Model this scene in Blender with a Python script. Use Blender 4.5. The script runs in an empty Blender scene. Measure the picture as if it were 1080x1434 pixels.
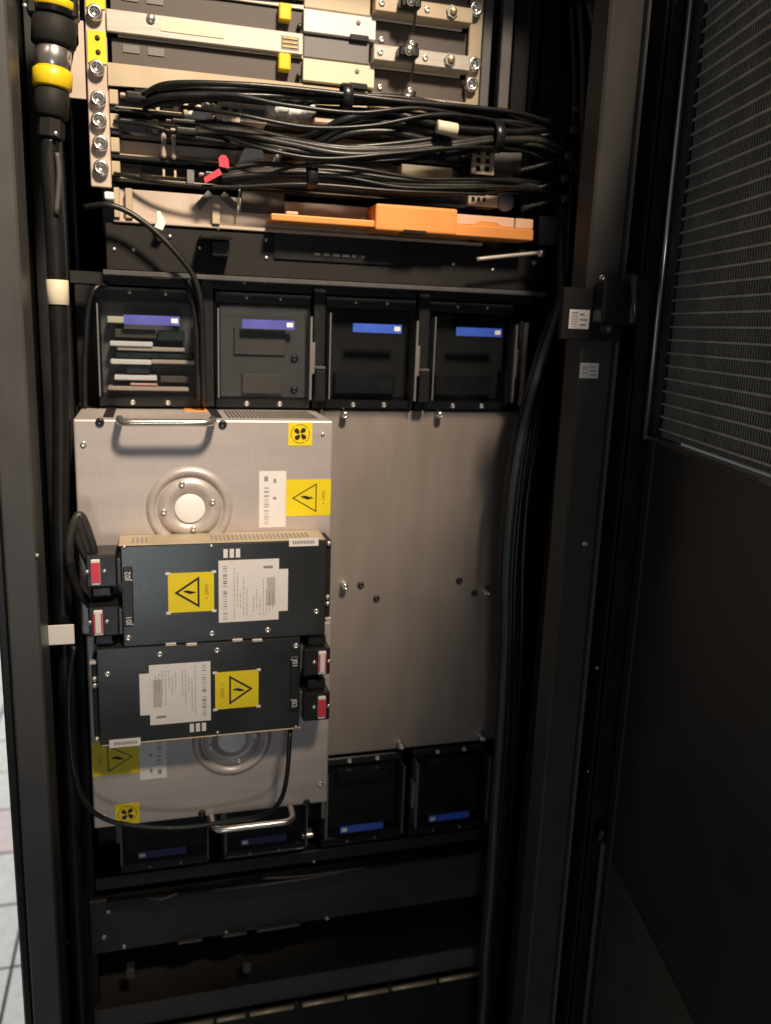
import bpy, bmesh, math, random
from mathutils import Vector, Matrix
random.seed(7)
R = math.radians
scene = bpy.context.scene
COL = scene.collection

# ------------------------------------------------------------------ camera, world, lamps, exposure
# Units are metres. X runs right along the rack, Y runs into the rack, Z is up.
# Y = 0 is the face of the large steel cover plate.
cam_data = bpy.data.cameras.new('camera')
cam = bpy.data.objects.new('camera', cam_data)
COL.objects.link(cam)
cam.matrix_world = Matrix(((0.96378307, 0.02274348, -0.26571589, 0.0),
                           (-0.26414516, 0.21865675, -0.9393703, -1.1),
                           (0.03673602, 0.97553676, 0.21674525, 1.55),
                           (0, 0, 0, 1)))
cam_data.sensor_fit = 'VERTICAL'
cam_data.sensor_height = 24.0
cam_data.lens = 24.0 * 1180.0 / 1434.0
cam_data.clip_start = 0.02
cam_data.clip_end = 60.0
cam_data.dof.use_dof = True
cam_data.dof.focus_distance = 0.86
cam_data.dof.aperture_fstop = 2.8
scene.camera = cam

world = bpy.data.worlds.new('World')
scene.world = world
world.use_nodes = True
world.node_tree.nodes['Background'].inputs[0].default_value = (1.0, 0.97, 0.95, 1)
world.node_tree.nodes['Background'].inputs[1].default_value = 0.095

scene.view_settings.view_transform = 'Standard'
scene.view_settings.look = 'None'
scene.view_settings.exposure = 0.0
scene.view_settings.gamma = 1.0

def lamp(name, kind, loc, target, power, colour, size=0.2, size_y=None, cone=None, blend=None):
    d = bpy.data.lights.new(name, kind)
    d.energy = power
    d.color = colour
    if kind == 'AREA':
        d.shape = 'RECTANGLE'
        d.size = size
        d.size_y = size_y or size
    if kind == 'SPOT':
        d.spot_size = R(cone)
        d.spot_blend = blend
        d.shadow_soft_size = size
    o = bpy.data.objects.new(name, d)
    o.location = loc
    o.rotation_euler = (Vector(target) - Vector(loc)).to_track_quat('-Z', 'Y').to_euler()
    COL.objects.link(o)
    return o

# warm round ceiling lamp of the aisle; the open door on the right shades the lower right of the rack from it
lamp('aisle_ceiling_lamp', 'SPOT', (0.44, -1.70, 3.20), (0.06, 0.0, 1.60), 440.0, (1.0, 0.81, 0.62), 0.16, cone=27.6, blend=1.0)
# cool ceiling panel of the neighbouring aisle, seen past the left side of the cabinet
lamp('next_aisle_panel', 'AREA', (-1.3, 1.9, 2.9), (-0.8, 2.3, 0.0), 84.0, (0.98, 0.98, 0.97), 0.6, 1.2)
# added cool area lamp behind the camera, placed for the sheen on dark metal
lamp('sheen_lamp', 'AREA', (-0.12, -2.9, 0.62), (0.0, 0.0, 1.2), 4.2, (0.86, 0.93, 1.0), 0.44, 0.42)

# ------------------------------------------------------------------ materials
def mat(name, base, metallic=0.0, rough=0.5, var=0.08, scale=40.0, bump=0.0, bump_scale=300.0,
        stretch=None, spec=0.5, rvar=0.1, coat=0.0, grain=0.0):
    m = bpy.data.materials.new(name)
    m.use_nodes = True
    nt = m.node_tree
    b = nt.nodes['Principled BSDF']
    tc = nt.nodes.new('ShaderNodeTexCoord')
    mp = nt.nodes.new('ShaderNodeMapping')
    nt.links.new(tc.outputs['Object'], mp.inputs['Vector'])
    if stretch:
        mp.inputs['Scale'].default_value = stretch
    nz = nt.nodes.new('ShaderNodeTexNoise')
    nz.inputs['Scale'].default_value = scale
    nz.inputs['Detail'].default_value = 6.0
    nt.links.new(mp.outputs[0], nz.inputs['Vector'])
    rp = nt.nodes.new('ShaderNodeValToRGB')
    rp.color_ramp.elements[0].position = 0.3
    rp.color_ramp.elements[1].position = 0.7
    rp.color_ramp.elements[0].color = tuple(c * (1 - var) for c in base) + (1,)
    rp.color_ramp.elements[1].color = tuple(min(1, c * (1 + var)) for c in base) + (1,)
    nt.links.new(nz.outputs['Fac'], rp.inputs['Fac'])
    nt.links.new(rp.outputs['Color'], b.inputs['Base Color'])
    if grain > 0:                                   # fine brushed grain running up and down the sheet
        m3 = nt.nodes.new('ShaderNodeMapping')
        m3.inputs['Scale'].default_value = (1, 1, 0.025)
        n3 = nt.nodes.new('ShaderNodeTexNoise')
        n3.inputs['Scale'].default_value = 700.0
        n3.inputs['Detail'].default_value = 3.0
        r3 = nt.nodes.new('ShaderNodeMapRange')
        r3.inputs['From Min'].default_value = 0.3
        r3.inputs['From Max'].default_value = 0.7
        r3.inputs['To Min'].default_value = 1 - grain
        r3.inputs['To Max'].default_value = 1 + grain
        mx = nt.nodes.new('ShaderNodeVectorMath')
        mx.operation = 'SCALE'
        nt.links.new(tc.outputs['Object'], m3.inputs['Vector'])
        nt.links.new(m3.outputs[0], n3.inputs['Vector'])
        nt.links.new(n3.outputs['Fac'], r3.inputs['Value'])
        nt.links.new(rp.outputs['Color'], mx.inputs[0])
        nt.links.new(r3.outputs['Result'], mx.inputs['Scale'])
        nt.links.new(mx.outputs[0], b.inputs['Base Color'])
    mr = nt.nodes.new('ShaderNodeMapRange')
    mr.inputs['To Min'].default_value = max(0.02, rough - rvar)
    mr.inputs['To Max'].default_value = min(1.0, rough + rvar)
    nt.links.new(nz.outputs['Fac'], mr.inputs['Value'])
    nt.links.new(mr.outputs['Result'], b.inputs['Roughness'])
    b.inputs['Metallic'].default_value = metallic
    b.inputs['Specular IOR Level'].default_value = spec
    b.inputs['Coat Weight'].default_value = coat
    if bump > 0:
        n2 = nt.nodes.new('ShaderNodeTexNoise')
        n2.inputs['Scale'].default_value = bump_scale
        n2.inputs['Detail'].default_value = 3.0
        nt.links.new(mp.outputs[0], n2.inputs['Vector'])
        bp = nt.nodes.new('ShaderNodeBump')
        bp.inputs['Strength'].default_value = bump
        bp.inputs['Distance'].default_value = 0.001
        nt.links.new(n2.outputs['Fac'], bp.inputs['Height'])
        nt.links.new(bp.outputs['Normal'], b.inputs['Normal'])
    return m

M = {}
M['fan_steel'] = mat('galvanised_steel', (0.54, 0.49, 0.465), 0.30, 0.42, 0.10, 9, 0.12, 400, (1, 1, 5), rvar=0.16, grain=0.04)
M['plate_steel'] = mat('dull_brushed_steel', (0.325, 0.28, 0.245), 0.35, 0.44, 0.08, 7, 0.10, 300, (4, 1, 1), rvar=0.14, grain=0.04)
M['bar_steel'] = mat('bright_brushed_steel', (0.58, 0.53, 0.47), 0.25, 0.36, 0.06, 30, 0.08, 300, (1, 1, 20))
M['beige_metal'] = mat('cream_chromate_metal', (0.50, 0.41, 0.28), 0.1, 0.45, 0.10, 20, 0.1, 200)
M['pink_metal'] = mat('pale_zinc_metal', (0.58, 0.48, 0.40), 0.2, 0.40, 0.07, 20, 0.1, 200)
M['brown_panel'] = mat('grey_brown_painted_panel', (0.085, 0.070, 0.060), 0.0, 0.55, 0.10, 25, 0.15, 600)
M['grey_panel'] = mat('grey_painted_metal', (0.17, 0.165, 0.16), 0.1, 0.5, 0.08, 25, 0.15, 600)
M['right_post'] = mat('shaded_post_paint', (0.055, 0.053, 0.050), 0.0, 0.55, 0.14, 18, 0.2, 800, (3, 3, 1), spec=0.3)  # post paint darkened to stand for the shade over its upper part
M['module_panel'] = mat('grey_module_panel', (0.12, 0.115, 0.11), 0.1, 0.5, 0.15, 25, 0.15, 600)
M['highlight_rubber'] = mat('black_jacket_cool_highlight', (0.060, 0.074, 0.077), 0.0, 0.40, 0.2, 60, 0.2, 300)  # black jacket lightened bluish to stand in for a cool highlight
M['edge_glint'] = mat('shelf_edge_glint', (0.85, 0.66, 0.40), 0.35, 0.35, 0.15, 60)  # warm highlight on the shelf edge put into its base colour
M['shaded_violet'] = mat('shaded_violet_label', (0.03, 0.034, 0.13), 0.0, 0.5, 0.2, 60)  # label colour darkened to stand for shade at the lower left
M['kick_paint'] = mat('worn_grey_door_paint', (0.075, 0.068, 0.060), 0.0, 0.55, 0.25, 9, 0.2, 700)
M['slate'] = mat('slate_metal', (0.078, 0.081, 0.079), 0.75, 0.27, 0.14, 14, 0.08, 400, rvar=0.08)
M['black_paint'] = mat('black_powder_coat', (0.012, 0.012, 0.013), 0.0, 0.45, 0.15, 30, 0.25, 900)
M['dark_paint'] = mat('charcoal_powder_coat', (0.019, 0.018, 0.0175), 0.0, 0.6, 0.12, 30, 0.25, 900, spec=0.2)
M['post_paint'] = mat('grey_post_paint', (0.085, 0.083, 0.082), 0.1, 0.42, 0.10, 18, 0.2, 800, (3, 3, 1))
M['black_plastic'] = mat('black_plastic', (0.014, 0.014, 0.015), 0.0, 0.32, 0.12, 50, 0.1, 700)
M['rubber'] = mat('black_cable_jacket', (0.011, 0.011, 0.011), 0.0, 0.36, 0.25, 60, 0.2, 300, spec=0.45)
M['grey_rubber'] = mat('charcoal_cable_jacket', (0.040, 0.038, 0.036), 0.0, 0.38, 0.25, 60, 0.2, 300)
M['white_label'] = mat('white_label_paper', (0.84, 0.82, 0.80), 0.0, 0.5, 0.03, 60)
M['white_plastic'] = mat('white_plastic', (0.90, 0.90, 0.88), 0.0, 0.35, 0.02, 60)
M['cream_label'] = mat('cream_label_paper', (0.74, 0.68, 0.50), 0.0, 0.5, 0.03, 60)
M['grey_ink'] = mat('grey_ink', (0.30, 0.28, 0.27), 0.0, 0.6, 0.1, 60)
M['black_ink'] = mat('black_ink', (0.025, 0.022, 0.02), 0.0, 0.5, 0.1, 60)
M['faint_ink'] = mat('faint_ink', (0.55, 0.52, 0.50), 0.0, 0.6, 0.05, 60)
M['brown_ink'] = mat('brown_ink', (0.30, 0.20, 0.02), 0.0, 0.5, 0.1, 60)
M['yellow'] = mat('yellow_label_vinyl', (0.88, 0.70, 0.012), 0.0, 0.42, 0.04, 40)
M['yellow_plastic'] = mat('yellow_plastic', (0.85, 0.60, 0.015), 0.0, 0.35, 0.05, 40)
M['red'] = mat('red_plastic', (0.74, 0.055, 0.085), 0.0, 0.4, 0.05, 50)
M['red_text'] = mat('faded_red_bar', (0.75, 0.40, 0.36), 0.0, 0.5, 0.08, 80)
M['orange'] = mat('orange_plastic', (0.80, 0.31, 0.075), 0.0, 0.5, 0.09, 18, 0.15, 300, rvar=0.15)
M['pale_orange'] = mat('pale_peach_plastic', (0.80, 0.50, 0.33), 0.0, 0.5, 0.04, 30, 0.1, 400)
M['blue'] = mat('blue_label_vinyl', (0.045, 0.12, 0.62), 0.0, 0.4, 0.08, 50)
M['violet'] = mat('violet_label_vinyl', (0.09, 0.10, 0.42), 0.0, 0.4, 0.12, 50)
M['screw'] = mat('zinc_screw', (0.72, 0.70, 0.66), 0.8, 0.28, 0.05, 80)
M['chrome'] = mat('polished_metal', (0.80, 0.78, 0.74), 0.9, 0.22, 0.05, 60)
M['brass'] = mat('brass_pin', (0.70, 0.52, 0.22), 0.8, 0.3, 0.05, 60)
M['tile'] = mat('pale_floor_tile', (0.62, 0.61, 0.58), 0.0, 0.35, 0.10, 30, 0.1, 120)
M['pink_tile'] = mat('pinkish_floor_tile', (0.62, 0.52, 0.50), 0.0, 0.35, 0.10, 30, 0.1, 120)
M['grout'] = mat('dark_joint', (0.06, 0.06, 0.06), 0.0, 0.8, 0.1, 40)
M['wall'] = mat('white_wall_paint', (0.80, 0.82, 0.84), 0.0, 0.6, 0.03, 5, 0.05, 200)
M['dim_backing'] = mat('dim_room_backing', (0.075, 0.085, 0.078), 0.0, 0.9, 0.4, 160, 0.6, 500)
M['wire'] = mat('pale_painted_wire', (0.52, 0.54, 0.52), 0.05, 0.4, 0.2, 30)
M['reflected_dark'] = mat('dark_reflected_bar', (0.012, 0.025, 0.02), 0.0, 0.4, 0.3, 40)
M['door_paint'] = mat('black_door_paint', (0.030, 0.030, 0.031), 0.0, 0.48, 0.3, 5, 0.25, 900, rvar=0.2)

def clear_material():
    m = bpy.data.materials.new('clear_polycarbonate')
    m.use_nodes = True
    nt = m.node_tree
    nt.nodes.clear()
    out = nt.nodes.new('ShaderNodeOutputMaterial')
    mix = nt.nodes.new('ShaderNodeMixShader')
    fr = nt.nodes.new('ShaderNodeFresnel')
    fr.inputs['IOR'].default_value = 1.5
    tr = nt.nodes.new('ShaderNodeBsdfTransparent')
    tr.inputs['Color'].default_value = (0.86, 0.88, 0.89, 1)
    gl = nt.nodes.new('ShaderNodeBsdfGlossy')
    gl.inputs['Roughness'].default_value = 0.07
    tc = nt.nodes.new('ShaderNodeTexCoord')
    nz = nt.nodes.new('ShaderNodeTexNoise')
    nz.inputs['Scale'].default_value = 25
    bp = nt.nodes.new('ShaderNodeBump')
    bp.inputs['Strength'].default_value = 0.15
    bp.inputs['Distance'].default_value = 0.002
    nt.links.new(tc.outputs['Object'], nz.inputs['Vector'])
    nt.links.new(nz.outputs['Fac'], bp.inputs['Height'])
    nt.links.new(bp.outputs['Normal'], gl.inputs['Normal'])
    # light passes the thin sheet without bending, so the back side of each skin gets the same index
    geo = nt.nodes.new('ShaderNodeNewGeometry')
    ior = nt.nodes.new('ShaderNodeMapRange')
    ior.inputs['To Min'].default_value = 1.5
    ior.inputs['To Max'].default_value = 1.0 / 1.5
    nt.links.new(geo.outputs['Backfacing'], ior.inputs['Value'])
    nt.links.new(ior.outputs['Result'], fr.inputs['IOR'])
    nt.links.new(fr.outputs[0], mix.inputs['Fac'])
    nt.links.new(tr.outputs[0], mix.inputs[1])
    nt.links.new(gl.outputs[0], mix.inputs[2])
    nt.links.new(mix.outputs[0], out.inputs['Surface'])
    return m
M['clear'] = clear_material()

# ------------------------------------------------------------------ mesh helpers
class MB:
    """Collects shapes in world metres and links them as one mesh object."""
    def __init__(self):
        self.bm = bmesh.new()

    def box(self, x0, x1, y0, y1, z0, z1, bev=0.0, seg=1):
        t = bmesh.new()
        bmesh.ops.create_cube(t, size=1.0)
        x0, x1 = min(x0, x1), max(x0, x1)
        y0, y1 = min(y0, y1), max(y0, y1)
        z0, z1 = min(z0, z1), max(z0, z1)
        for v in t.verts:
            v.co = Vector(((x0 + x1) / 2 + v.co.x * (x1 - x0), (y0 + y1) / 2 + v.co.y * (y1 - y0), (z0 + z1) / 2 + v.co.z * (z1 - z0)))
        if bev > 0:
            bev = min(bev, 0.45 * min(x1 - x0, y1 - y0, z1 - z0))
            bmesh.ops.bevel(t, geom=list(t.edges), offset=bev, segments=seg, affect='EDGES', profile=0.5)
        self._add(t)
        return self

    def rect(self, rc, y0, y1, bev=0.0, seg=1):
        return self.box(rc[0], rc[1], y0, y1, rc[2], rc[3], bev, seg)

    def _add(self, t, mtx=None):
        if mtx is not None:
            bmesh.ops.transform(t, matrix=mtx, verts=t.verts)
        vm = [self.bm.verts.new(v.co) for v in t.verts]
        t.verts.index_update()
        for f in t.faces:
            try:
                nf = self.bm.faces.new([vm[v.index] for v in f.verts])
                nf.smooth = f.smooth
            except ValueError:
                pass
        t.free()

    def lathe(self, c, axis, prof, n=16, smooth=True):
        """prof: list of (radius, distance along axis) from c."""
        a = Vector(axis).normalized()
        u = a.orthogonal().normalized()
        w = a.cross(u)
        c = Vector(c)
        rings = []
        for r, h in prof:
            if r < 1e-6:
                rings.append([self.bm.verts.new(c + a * h)])
            else:
                rings.append([self.bm.verts.new(c + a * h + (u * math.cos(2 * math.pi * k / n) + w * math.sin(2 * math.pi * k / n)) * r) for k in range(n)])
        for A, B in zip(rings, rings[1:]):
            for k in range(n):
                l = (k + 1) % n
                if len(A) == 1 and len(B) == 1:
                    continue
                if len(A) == 1:
                    f = self.bm.faces.new((A[0], B[l], B[k]))
                elif len(B) == 1:
                    f = self.bm.faces.new((A[k], A[l], B[0]))
                else:
                    f = self.bm.faces.new((A[k], A[l], B[l], B[k]))
                f.smooth = smooth
        return self

    def cyl(self, p0, p1, r, n=12, bev=0.0):
        p0, p1 = Vector(p0), Vector(p1)
        h = (p1 - p0).length
        if bev:
            prof = [(0, 0), (r - bev, 0), (r, bev), (r, h - bev), (r - bev, h), (0, h)]
        else:
            prof = [(0, 0), (r, 0), (r, h), (0, h)]
        return self.lathe(p0, p1 - p0, prof, n, smooth=False if n < 9 else True)

    def tube(self, pts, r, n=8, sub=6):
        pts = [Vector(p) for p in pts]
        path = []
        if len(pts) > 2 and sub > 1:
            ext = [pts[0] * 2 - pts[1]] + pts + [pts[-1] * 2 - pts[-2]]
            for i in range(1, len(ext) - 2):
                p0, p1, p2, p3 = ext[i - 1:i + 3]
                for s in range(sub):
                    t = s / sub
                    path.append(0.5 * ((2 * p1) + (p2 - p0) * t + (2 * p0 - 5 * p1 + 4 * p2 - p3) * t * t + (3 * p1 - p0 - 3 * p2 + p3) * t ** 3))
            path.append(pts[-1])
        else:
            path = pts
        prev = None
        nrm = None
        for i, p in enumerate(path):
            d = (path[min(i + 1, len(path) - 1)] - path[max(i - 1, 0)]).normalized()
            if nrm is None:
                nrm = d.orthogonal().normalized()
            else:
                nrm = (nrm - d * nrm.dot(d)).normalized()
            b = d.cross(nrm)
            ring = [self.bm.verts.new(p + (nrm * math.cos(2 * math.pi * k / n) + b * math.sin(2 * math.pi * k / n)) * r) for k in range(n)]
            if prev:
                for k in range(n):
                    f = self.bm.faces.new((prev[k], prev[(k + 1) % n], ring[(k + 1) % n], ring[k]))
                    f.smooth = True
            else:
                self.bm.faces.new(ring[::-1])
            prev = ring
        self.bm.faces.new(prev)
        return self

    def prism(self, poly, y0, y1):
        """poly: outline in (x, z)."""
        A = [self.bm.verts.new((x, y0, z)) for x, z in poly]
        B = [self.bm.verts.new((x, y1, z)) for x, z in poly]
        self.bm.faces.new(A)
        self.bm.faces.new(B[::-1])
        n = len(poly)
        for k in range(n):
            self.bm.faces.new((A[k], B[k], B[(k + 1) % n], A[(k + 1) % n]))
        return self

    def build(self, name, material, parent=None, origin=None):
        if origin is None:
            origin = Vector(parent['origin']) if parent is not None else None
        bmesh.ops.recalc_face_normals(self.bm, faces=self.bm.faces)
        if origin is None:
            lo = Vector([min(v.co[i] for v in self.bm.verts) for i in range(3)])
            hi = Vector([max(v.co[i] for v in self.bm.verts) for i in range(3)])
            origin = Vector(((lo.x + hi.x) / 2, (lo.y + hi.y) / 2, lo.z))
        origin = Vector(origin)
        for v in self.bm.verts:
            v.co -= origin
        me = bpy.data.meshes.new(name)
        self.bm.to_mesh(me)
        self.bm.free()
        me.materials.append(M[material] if isinstance(material, str) else material)
        o = bpy.data.objects.new(name, me)
        COL.objects.link(o)
        o['origin'] = tuple(origin)
        if parent is not None:
            o.parent = parent
            o.location = origin - Vector(parent['origin'])
        else:
            o.location = origin
        return o

def tag(o, label, cat=None, group=None):
    o['label'] = label
    if cat:
        o['category'] = cat
    if group:
        o['group'] = group
    return o

def thing(name, loc, label, cat, group=None):
    o = bpy.data.objects.new(name, None)
    o.empty_display_size = 0.03
    COL.objects.link(o)
    o.location = loc
    o['origin'] = tuple(loc)
    return tag(o, label, cat, group)

def structure(o):
    o['kind'] = 'structure'
    return o

def copy_tree(o, parent=None):
    c = o.copy()
    COL.objects.link(c)
    if parent is not None:
        c.parent = parent
    for ch in list(o.children):
        copy_tree(ch, c)
    return c

def inst(src, name, loc, parent):
    """another piece of the same shape: shares the mesh, sits at a world point"""
    o = bpy.data.objects.new(name, src)
    COL.objects.link(o)
    o.parent = parent
    o.location = Vector(loc) - Vector(parent['origin'])
    o['origin'] = tuple(loc)
    return o

def proto(mb, name, material):
    bmesh.ops.recalc_face_normals(mb.bm, faces=mb.bm.faces)
    me = bpy.data.meshes.new(name)
    mb.bm.to_mesh(me)
    mb.bm.free()
    me.materials.append(M[material])
    return me

# shared small hardware; all face the camera side (-Y) from their seating point
S = {}
S['screw'] = proto(MB().lathe((0, 0, 0), (0, -1, 0), [(0.0036, 0), (0.0036, 0.0012), (0.0028, 0.0021), (0.0014, 0.0022), (0.0011, 0.0010), (0, 0.0010)], 12), 'screw', 'screw')
S['small_screw'] = proto(MB().lathe((0, 0, 0), (0, -1, 0), [(0.0023, 0), (0.0023, 0.0010), (0.0015, 0.0018), (0, 0.0019)], 10), 'small_screw', 'screw')
S['cap_screw'] = proto(MB().lathe((0, 0, 0), (0, -1, 0), [(0.0085, 0), (0.0085, 0.008), (0.0076, 0.0095), (0.0045, 0.0095), (0.0042, 0.0050), (0, 0.0050)], 18), 'cap_screw', 'chrome')
S['thumb_screw'] = proto(MB().lathe((0, 0, 0), (0, -1, 0), [(0.0052, 0), (0.0052, 0.004), (0.0036, 0.005), (0.0036, 0.008), (0.0048, 0.009), (0.0048, 0.0135), (0.0036, 0.0145), (0.0016, 0.0145), (0.0014, 0.012), (0, 0.012)], 14), 'thumb_screw', 'chrome')
S['black_plug'] = proto(MB().lathe((0, 0, 0), (0, -1, 0), [(0.0048, 0), (0.0048, 0.0018), (0.0034, 0.0032), (0.0015, 0.0033), (0.0012, 0.002), (0, 0.002)], 14), 'black_plug', 'black_plastic')

FONT = None
def text_mesh(s, size, centre, y, material, name, parent, rot=0.0):
    """flat printed lettering on a face that looks towards -Y"""
    cu = bpy.data.curves.new('lettering', 'FONT')
    cu.body = s
    cu.size = size
    cu.align_x = 'CENTER'
    cu.align_y = 'CENTER'
    o = bpy.data.objects.new('lettering', cu)
    COL.objects.link(o)
    dg = bpy.context.evaluated_depsgraph_get()
    me = bpy.data.meshes.new_from_object(o.evaluated_get(dg))
    bpy.data.objects.remove(o)
    bpy.data.curves.remove(cu)
    me.transform(Matrix.Rotation(R(90), 4, 'X') @ Matrix.Rotation(R(rot), 4, 'Z'))
    me.materials.clear()
    me.materials.append(M[material])
    t = bpy.data.objects.new(name, me)
    COL.objects.link(t)
    t.parent = parent
    w = Vector((centre[0], y, centre[1]))
    t.location = w - Vector(parent['origin'])
    t['origin'] = tuple(w)
    return t

def barcode(x0, x1, z0, z1, y, parent, material='grey_ink', n=16):
    mb = MB()
    z = z0
    step = (z1 - z0) / n
    for k in range(n):
        h = step * random.choice((0.25, 0.4, 0.7, 0.15))
        if random.random() < 0.85:
            mb.box(x0, x1, y - 0.0001, y, z, z + h)
        z += step
    return mb.build('barcode', material, parent)

def print_lines(x0, x1, z0, z1, y, parent, n=6, material='grey_ink', vertical=True):
    """rows of print too small to read"""
    mb = MB()
    for k in range(n):
        if vertical:
            xa = x0 + (x1 - x0) * (k + 0.25) / n
            za = z0 + (z1 - z0) * random.uniform(0, 0.25)
            zb = z1 - (z1 - z0) * random.uniform(0, 0.5)
            while za < zb:
                l = random.uniform(0.002, 0.006)
                mb.box(xa, xa + (x1 - x0) / n * 0.35, y - 0.0001, y, za, min(zb, za + l))
                za += l + 0.0012
        else:
            za = z0 + (z1 - z0) * (k + 0.25) / n
            mb.box(x0, x1 - (x1 - x0) * random.uniform(0, 0.5), y - 0.0001, y, za, za + (z1 - z0) / n * 0.35)
    return mb.build('print', material, parent)

# ------------------------------------------------------------------ the setting: floor and far wall
floor = structure(MB().box(-4.0, 3.0, -4.0, 3.6, -0.05, -0.008).build('floor', 'grout'))
T = 0.24
tp = proto(MB().box(-T / 2 + 0.0035, T / 2 - 0.0035, -T / 2 + 0.0035, T / 2 - 0.0035, -0.007, 0.0, 0.0012), 'floor_tile', 'tile')
tpk = proto(MB().box(-T / 2 + 0.0035, T / 2 - 0.0035, -T / 2 + 0.0035, T / 2 - 0.0035, -0.007, 0.0, 0.0012), 'pink_floor_tile', 'pink_tile')
for i in range(-5, 7):
    for j in range(-7, 12):
        cx_, cy_ = -0.355 + T * (i + 0.5), 0.575 + T * (j + 0.5)
        pink = (j == 3)
        o = inst(tpk if pink else tp, 'floor_tile', (cx_, cy_, random.uniform(-0.0006, 0.0004)), floor)
tag(MB().box(-4.0, 3.0, 3.4, 3.55, -0.008, 3.2).build('wall', 'wall'), 'bright white wall beyond the pale tiled floor at the far left', 'wall')

# ------------------------------------------------------------------ the cabinet
cab = thing('equipment_cabinet', (0.22, 0.25, 0.0), 'tall black equipment cabinet with its mesh rear door swung open at right', 'cabinet')
MB().box(-0.148, -0.117, -0.20, -0.13, 0.04, 2.05, 0.002).build('post', 'post_paint', cab)
MB().box(-0.1585, -0.149, -0.195, -0.14, 0.04, 2.05, 0.002).build('door_gasket', 'black_plastic', cab)
MB().box(-0.157, -0.131, -0.128, 0.74, 0.04, 2.05).build('side_panel', 'black_paint', cab)
MB().box(0.483, 0.525, -0.20, -0.16, 0.04, 2.05, 0.0025).build('post', 'right_post', cab)
MB().box(0.5255, 0.5295, -0.206, -0.17, 0.04, 2.05, 0.0012).build('post_edge_highlight', 'post_paint', cab)  # paler strip stands in for the highlight along the post's chamfer
MB().box(0.530, 0.5465, -0.175, -0.13, 0.04, 2.05).build('post_groove', 'black_paint', cab)
for z0, z1 in ((0.04, 1.5136), (1.6191, 2.05)):
    m = MB()
    m.box(0.5475, 0.5505, -0.206, -0.16, z0, z1, 0.001)
    m.box(0.5545, 0.5575, -0.206, -0.16, z0, z1, 0.001)
    m.box(0.5505, 0.5545, -0.196, -0.16, z0, z1)
    m.build('seal_rail', 'dark_paint', cab)
MB().box(0.558, 0.5795, -0.192, -0.10, 0.04, 2.05).build('hinge_post', 'black_paint', cab)
MB().box(0.5798, 0.60, -0.170, 0.74, 0.04, 2.05).build('side_panel', 'black_paint', cab)
MB().box(-0.13, 0.582, 0.70, 0.72, 0.04, 2.05).build('front_panel', 'black_paint', cab)
MB().box(-0.157, 0.60, -0.19, 0.74, 2.055, 2.10).build('roof', 'black_paint', cab)
MB().box(-0.157, 0.60, -0.19, 0.74, 0.0, 0.035).build('base', 'black_paint', cab)
MB().box(0.5797, 0.634, -0.1955, -0.1705, 0.04, 2.05).build('gap_blocker', 'black_plastic', cab)  # box added to stop the bright background showing through the hinge gap
# equipment mounting rails set back behind the posts
MB().box(-0.128, -0.092, 0.015, 0.04, 0.04, 2.05, 0.001).build('mounting_rail', 'black_paint', cab)
MB().box(0.513, 0.56, 0.03, 0.055, 0.04, 2.05, 0.001).build('mounting_rail', 'black_paint', cab)
# bracket and door latch on the right post
MB().rect((0.4509, 0.5268, 1.5988, 1.5412), -0.2095, -0.2005, 0.001).build('latch_bracket', 'dark_paint', cab)
lat = MB().rect((0.4869, 0.5301, 1.6076, 1.5594), -0.235, -0.21, 0.003).build('latch', 'black_plastic', cab)
MB().rect((0.5149, 0.5348, 1.6162, 1.5604), -0.246, -0.224, 0.003, 2).build('latch_plate', 'black_plastic', lat)
m = MB(); m.cyl((0.5173, -0.25, 1.5615), (0.5141, -0.25, 1.6132), 0.0045, 14, 0.002); m.build('latch_handle', 'slate', lat)
m = MB(); m.cyl((0.5079, -0.21, 1.5568), (0.4977, -0.228, 1.5567), 0.008, 14, 0.001); m.build('latch_pivot', 'black_plastic', lat)
inst(S['screw'], 'screw', (0.4959, -0.21, 1.611), cab)
inst(S['small_screw'], 'screw', (0.4957, -0.211, 1.5992), cab)
inst(S['screw'], 'screw', (0.5102, -0.2005, 1.2969), cab)
for p in ((0.5528, -0.196, 1.2814), (0.5464, -0.196, 1.129), (0.5579, -0.196, 1.4339), (0.5486, -0.196, 0.982)):
    inst(S['small_screw'], 'screw', p, cab)
inst(S['small_screw'], 'screw', (-0.1164, -0.1995, 1.3049), cab)
for rc in ((0.4593, 0.4847, 1.5749, 1.5536), (0.4833, 0.5073, 1.5152, 1.4976)):
    l = MB().rect(rc, rc and (-0.2101 if rc[2] > 1.55 else -0.2007), (-0.2097 if rc[2] > 1.55 else -0.2003)).build('label', 'white_label', cab)
    y = -0.2101 if rc[2] > 1.55 else -0.2007
    barcode(rc[0] + 0.003, rc[0] + 0.011, rc[3] + 0.002, rc[2] - 0.002, y - 0.0001, l, 'grey_ink', 7)
    print_lines(rc[0] + 0.013, rc[1] - 0.002, rc[3] + 0.002, rc[2] - 0.002, y - 0.0001, l, 3, 'grey_ink', False)
# small stickers and clips on the inside of the left wall
for rc in ((-0.1197, -0.1164, 1.6217, 1.6114), (-0.1225, -0.1145, 1.6049, 1.5867), (-0.1217, -0.115, 1.5806, 1.562), (-0.1229, -0.1158, 1.5587, 1.5451)):
    MB().box(-0.1305, -0.1285, -0.128 + (rc[0] + 0.12) * 0.5, -0.108 + (rc[0] + 0.12) * 0.5, rc[3], rc[2]).build('sticker', 'white_label', cab)

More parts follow.
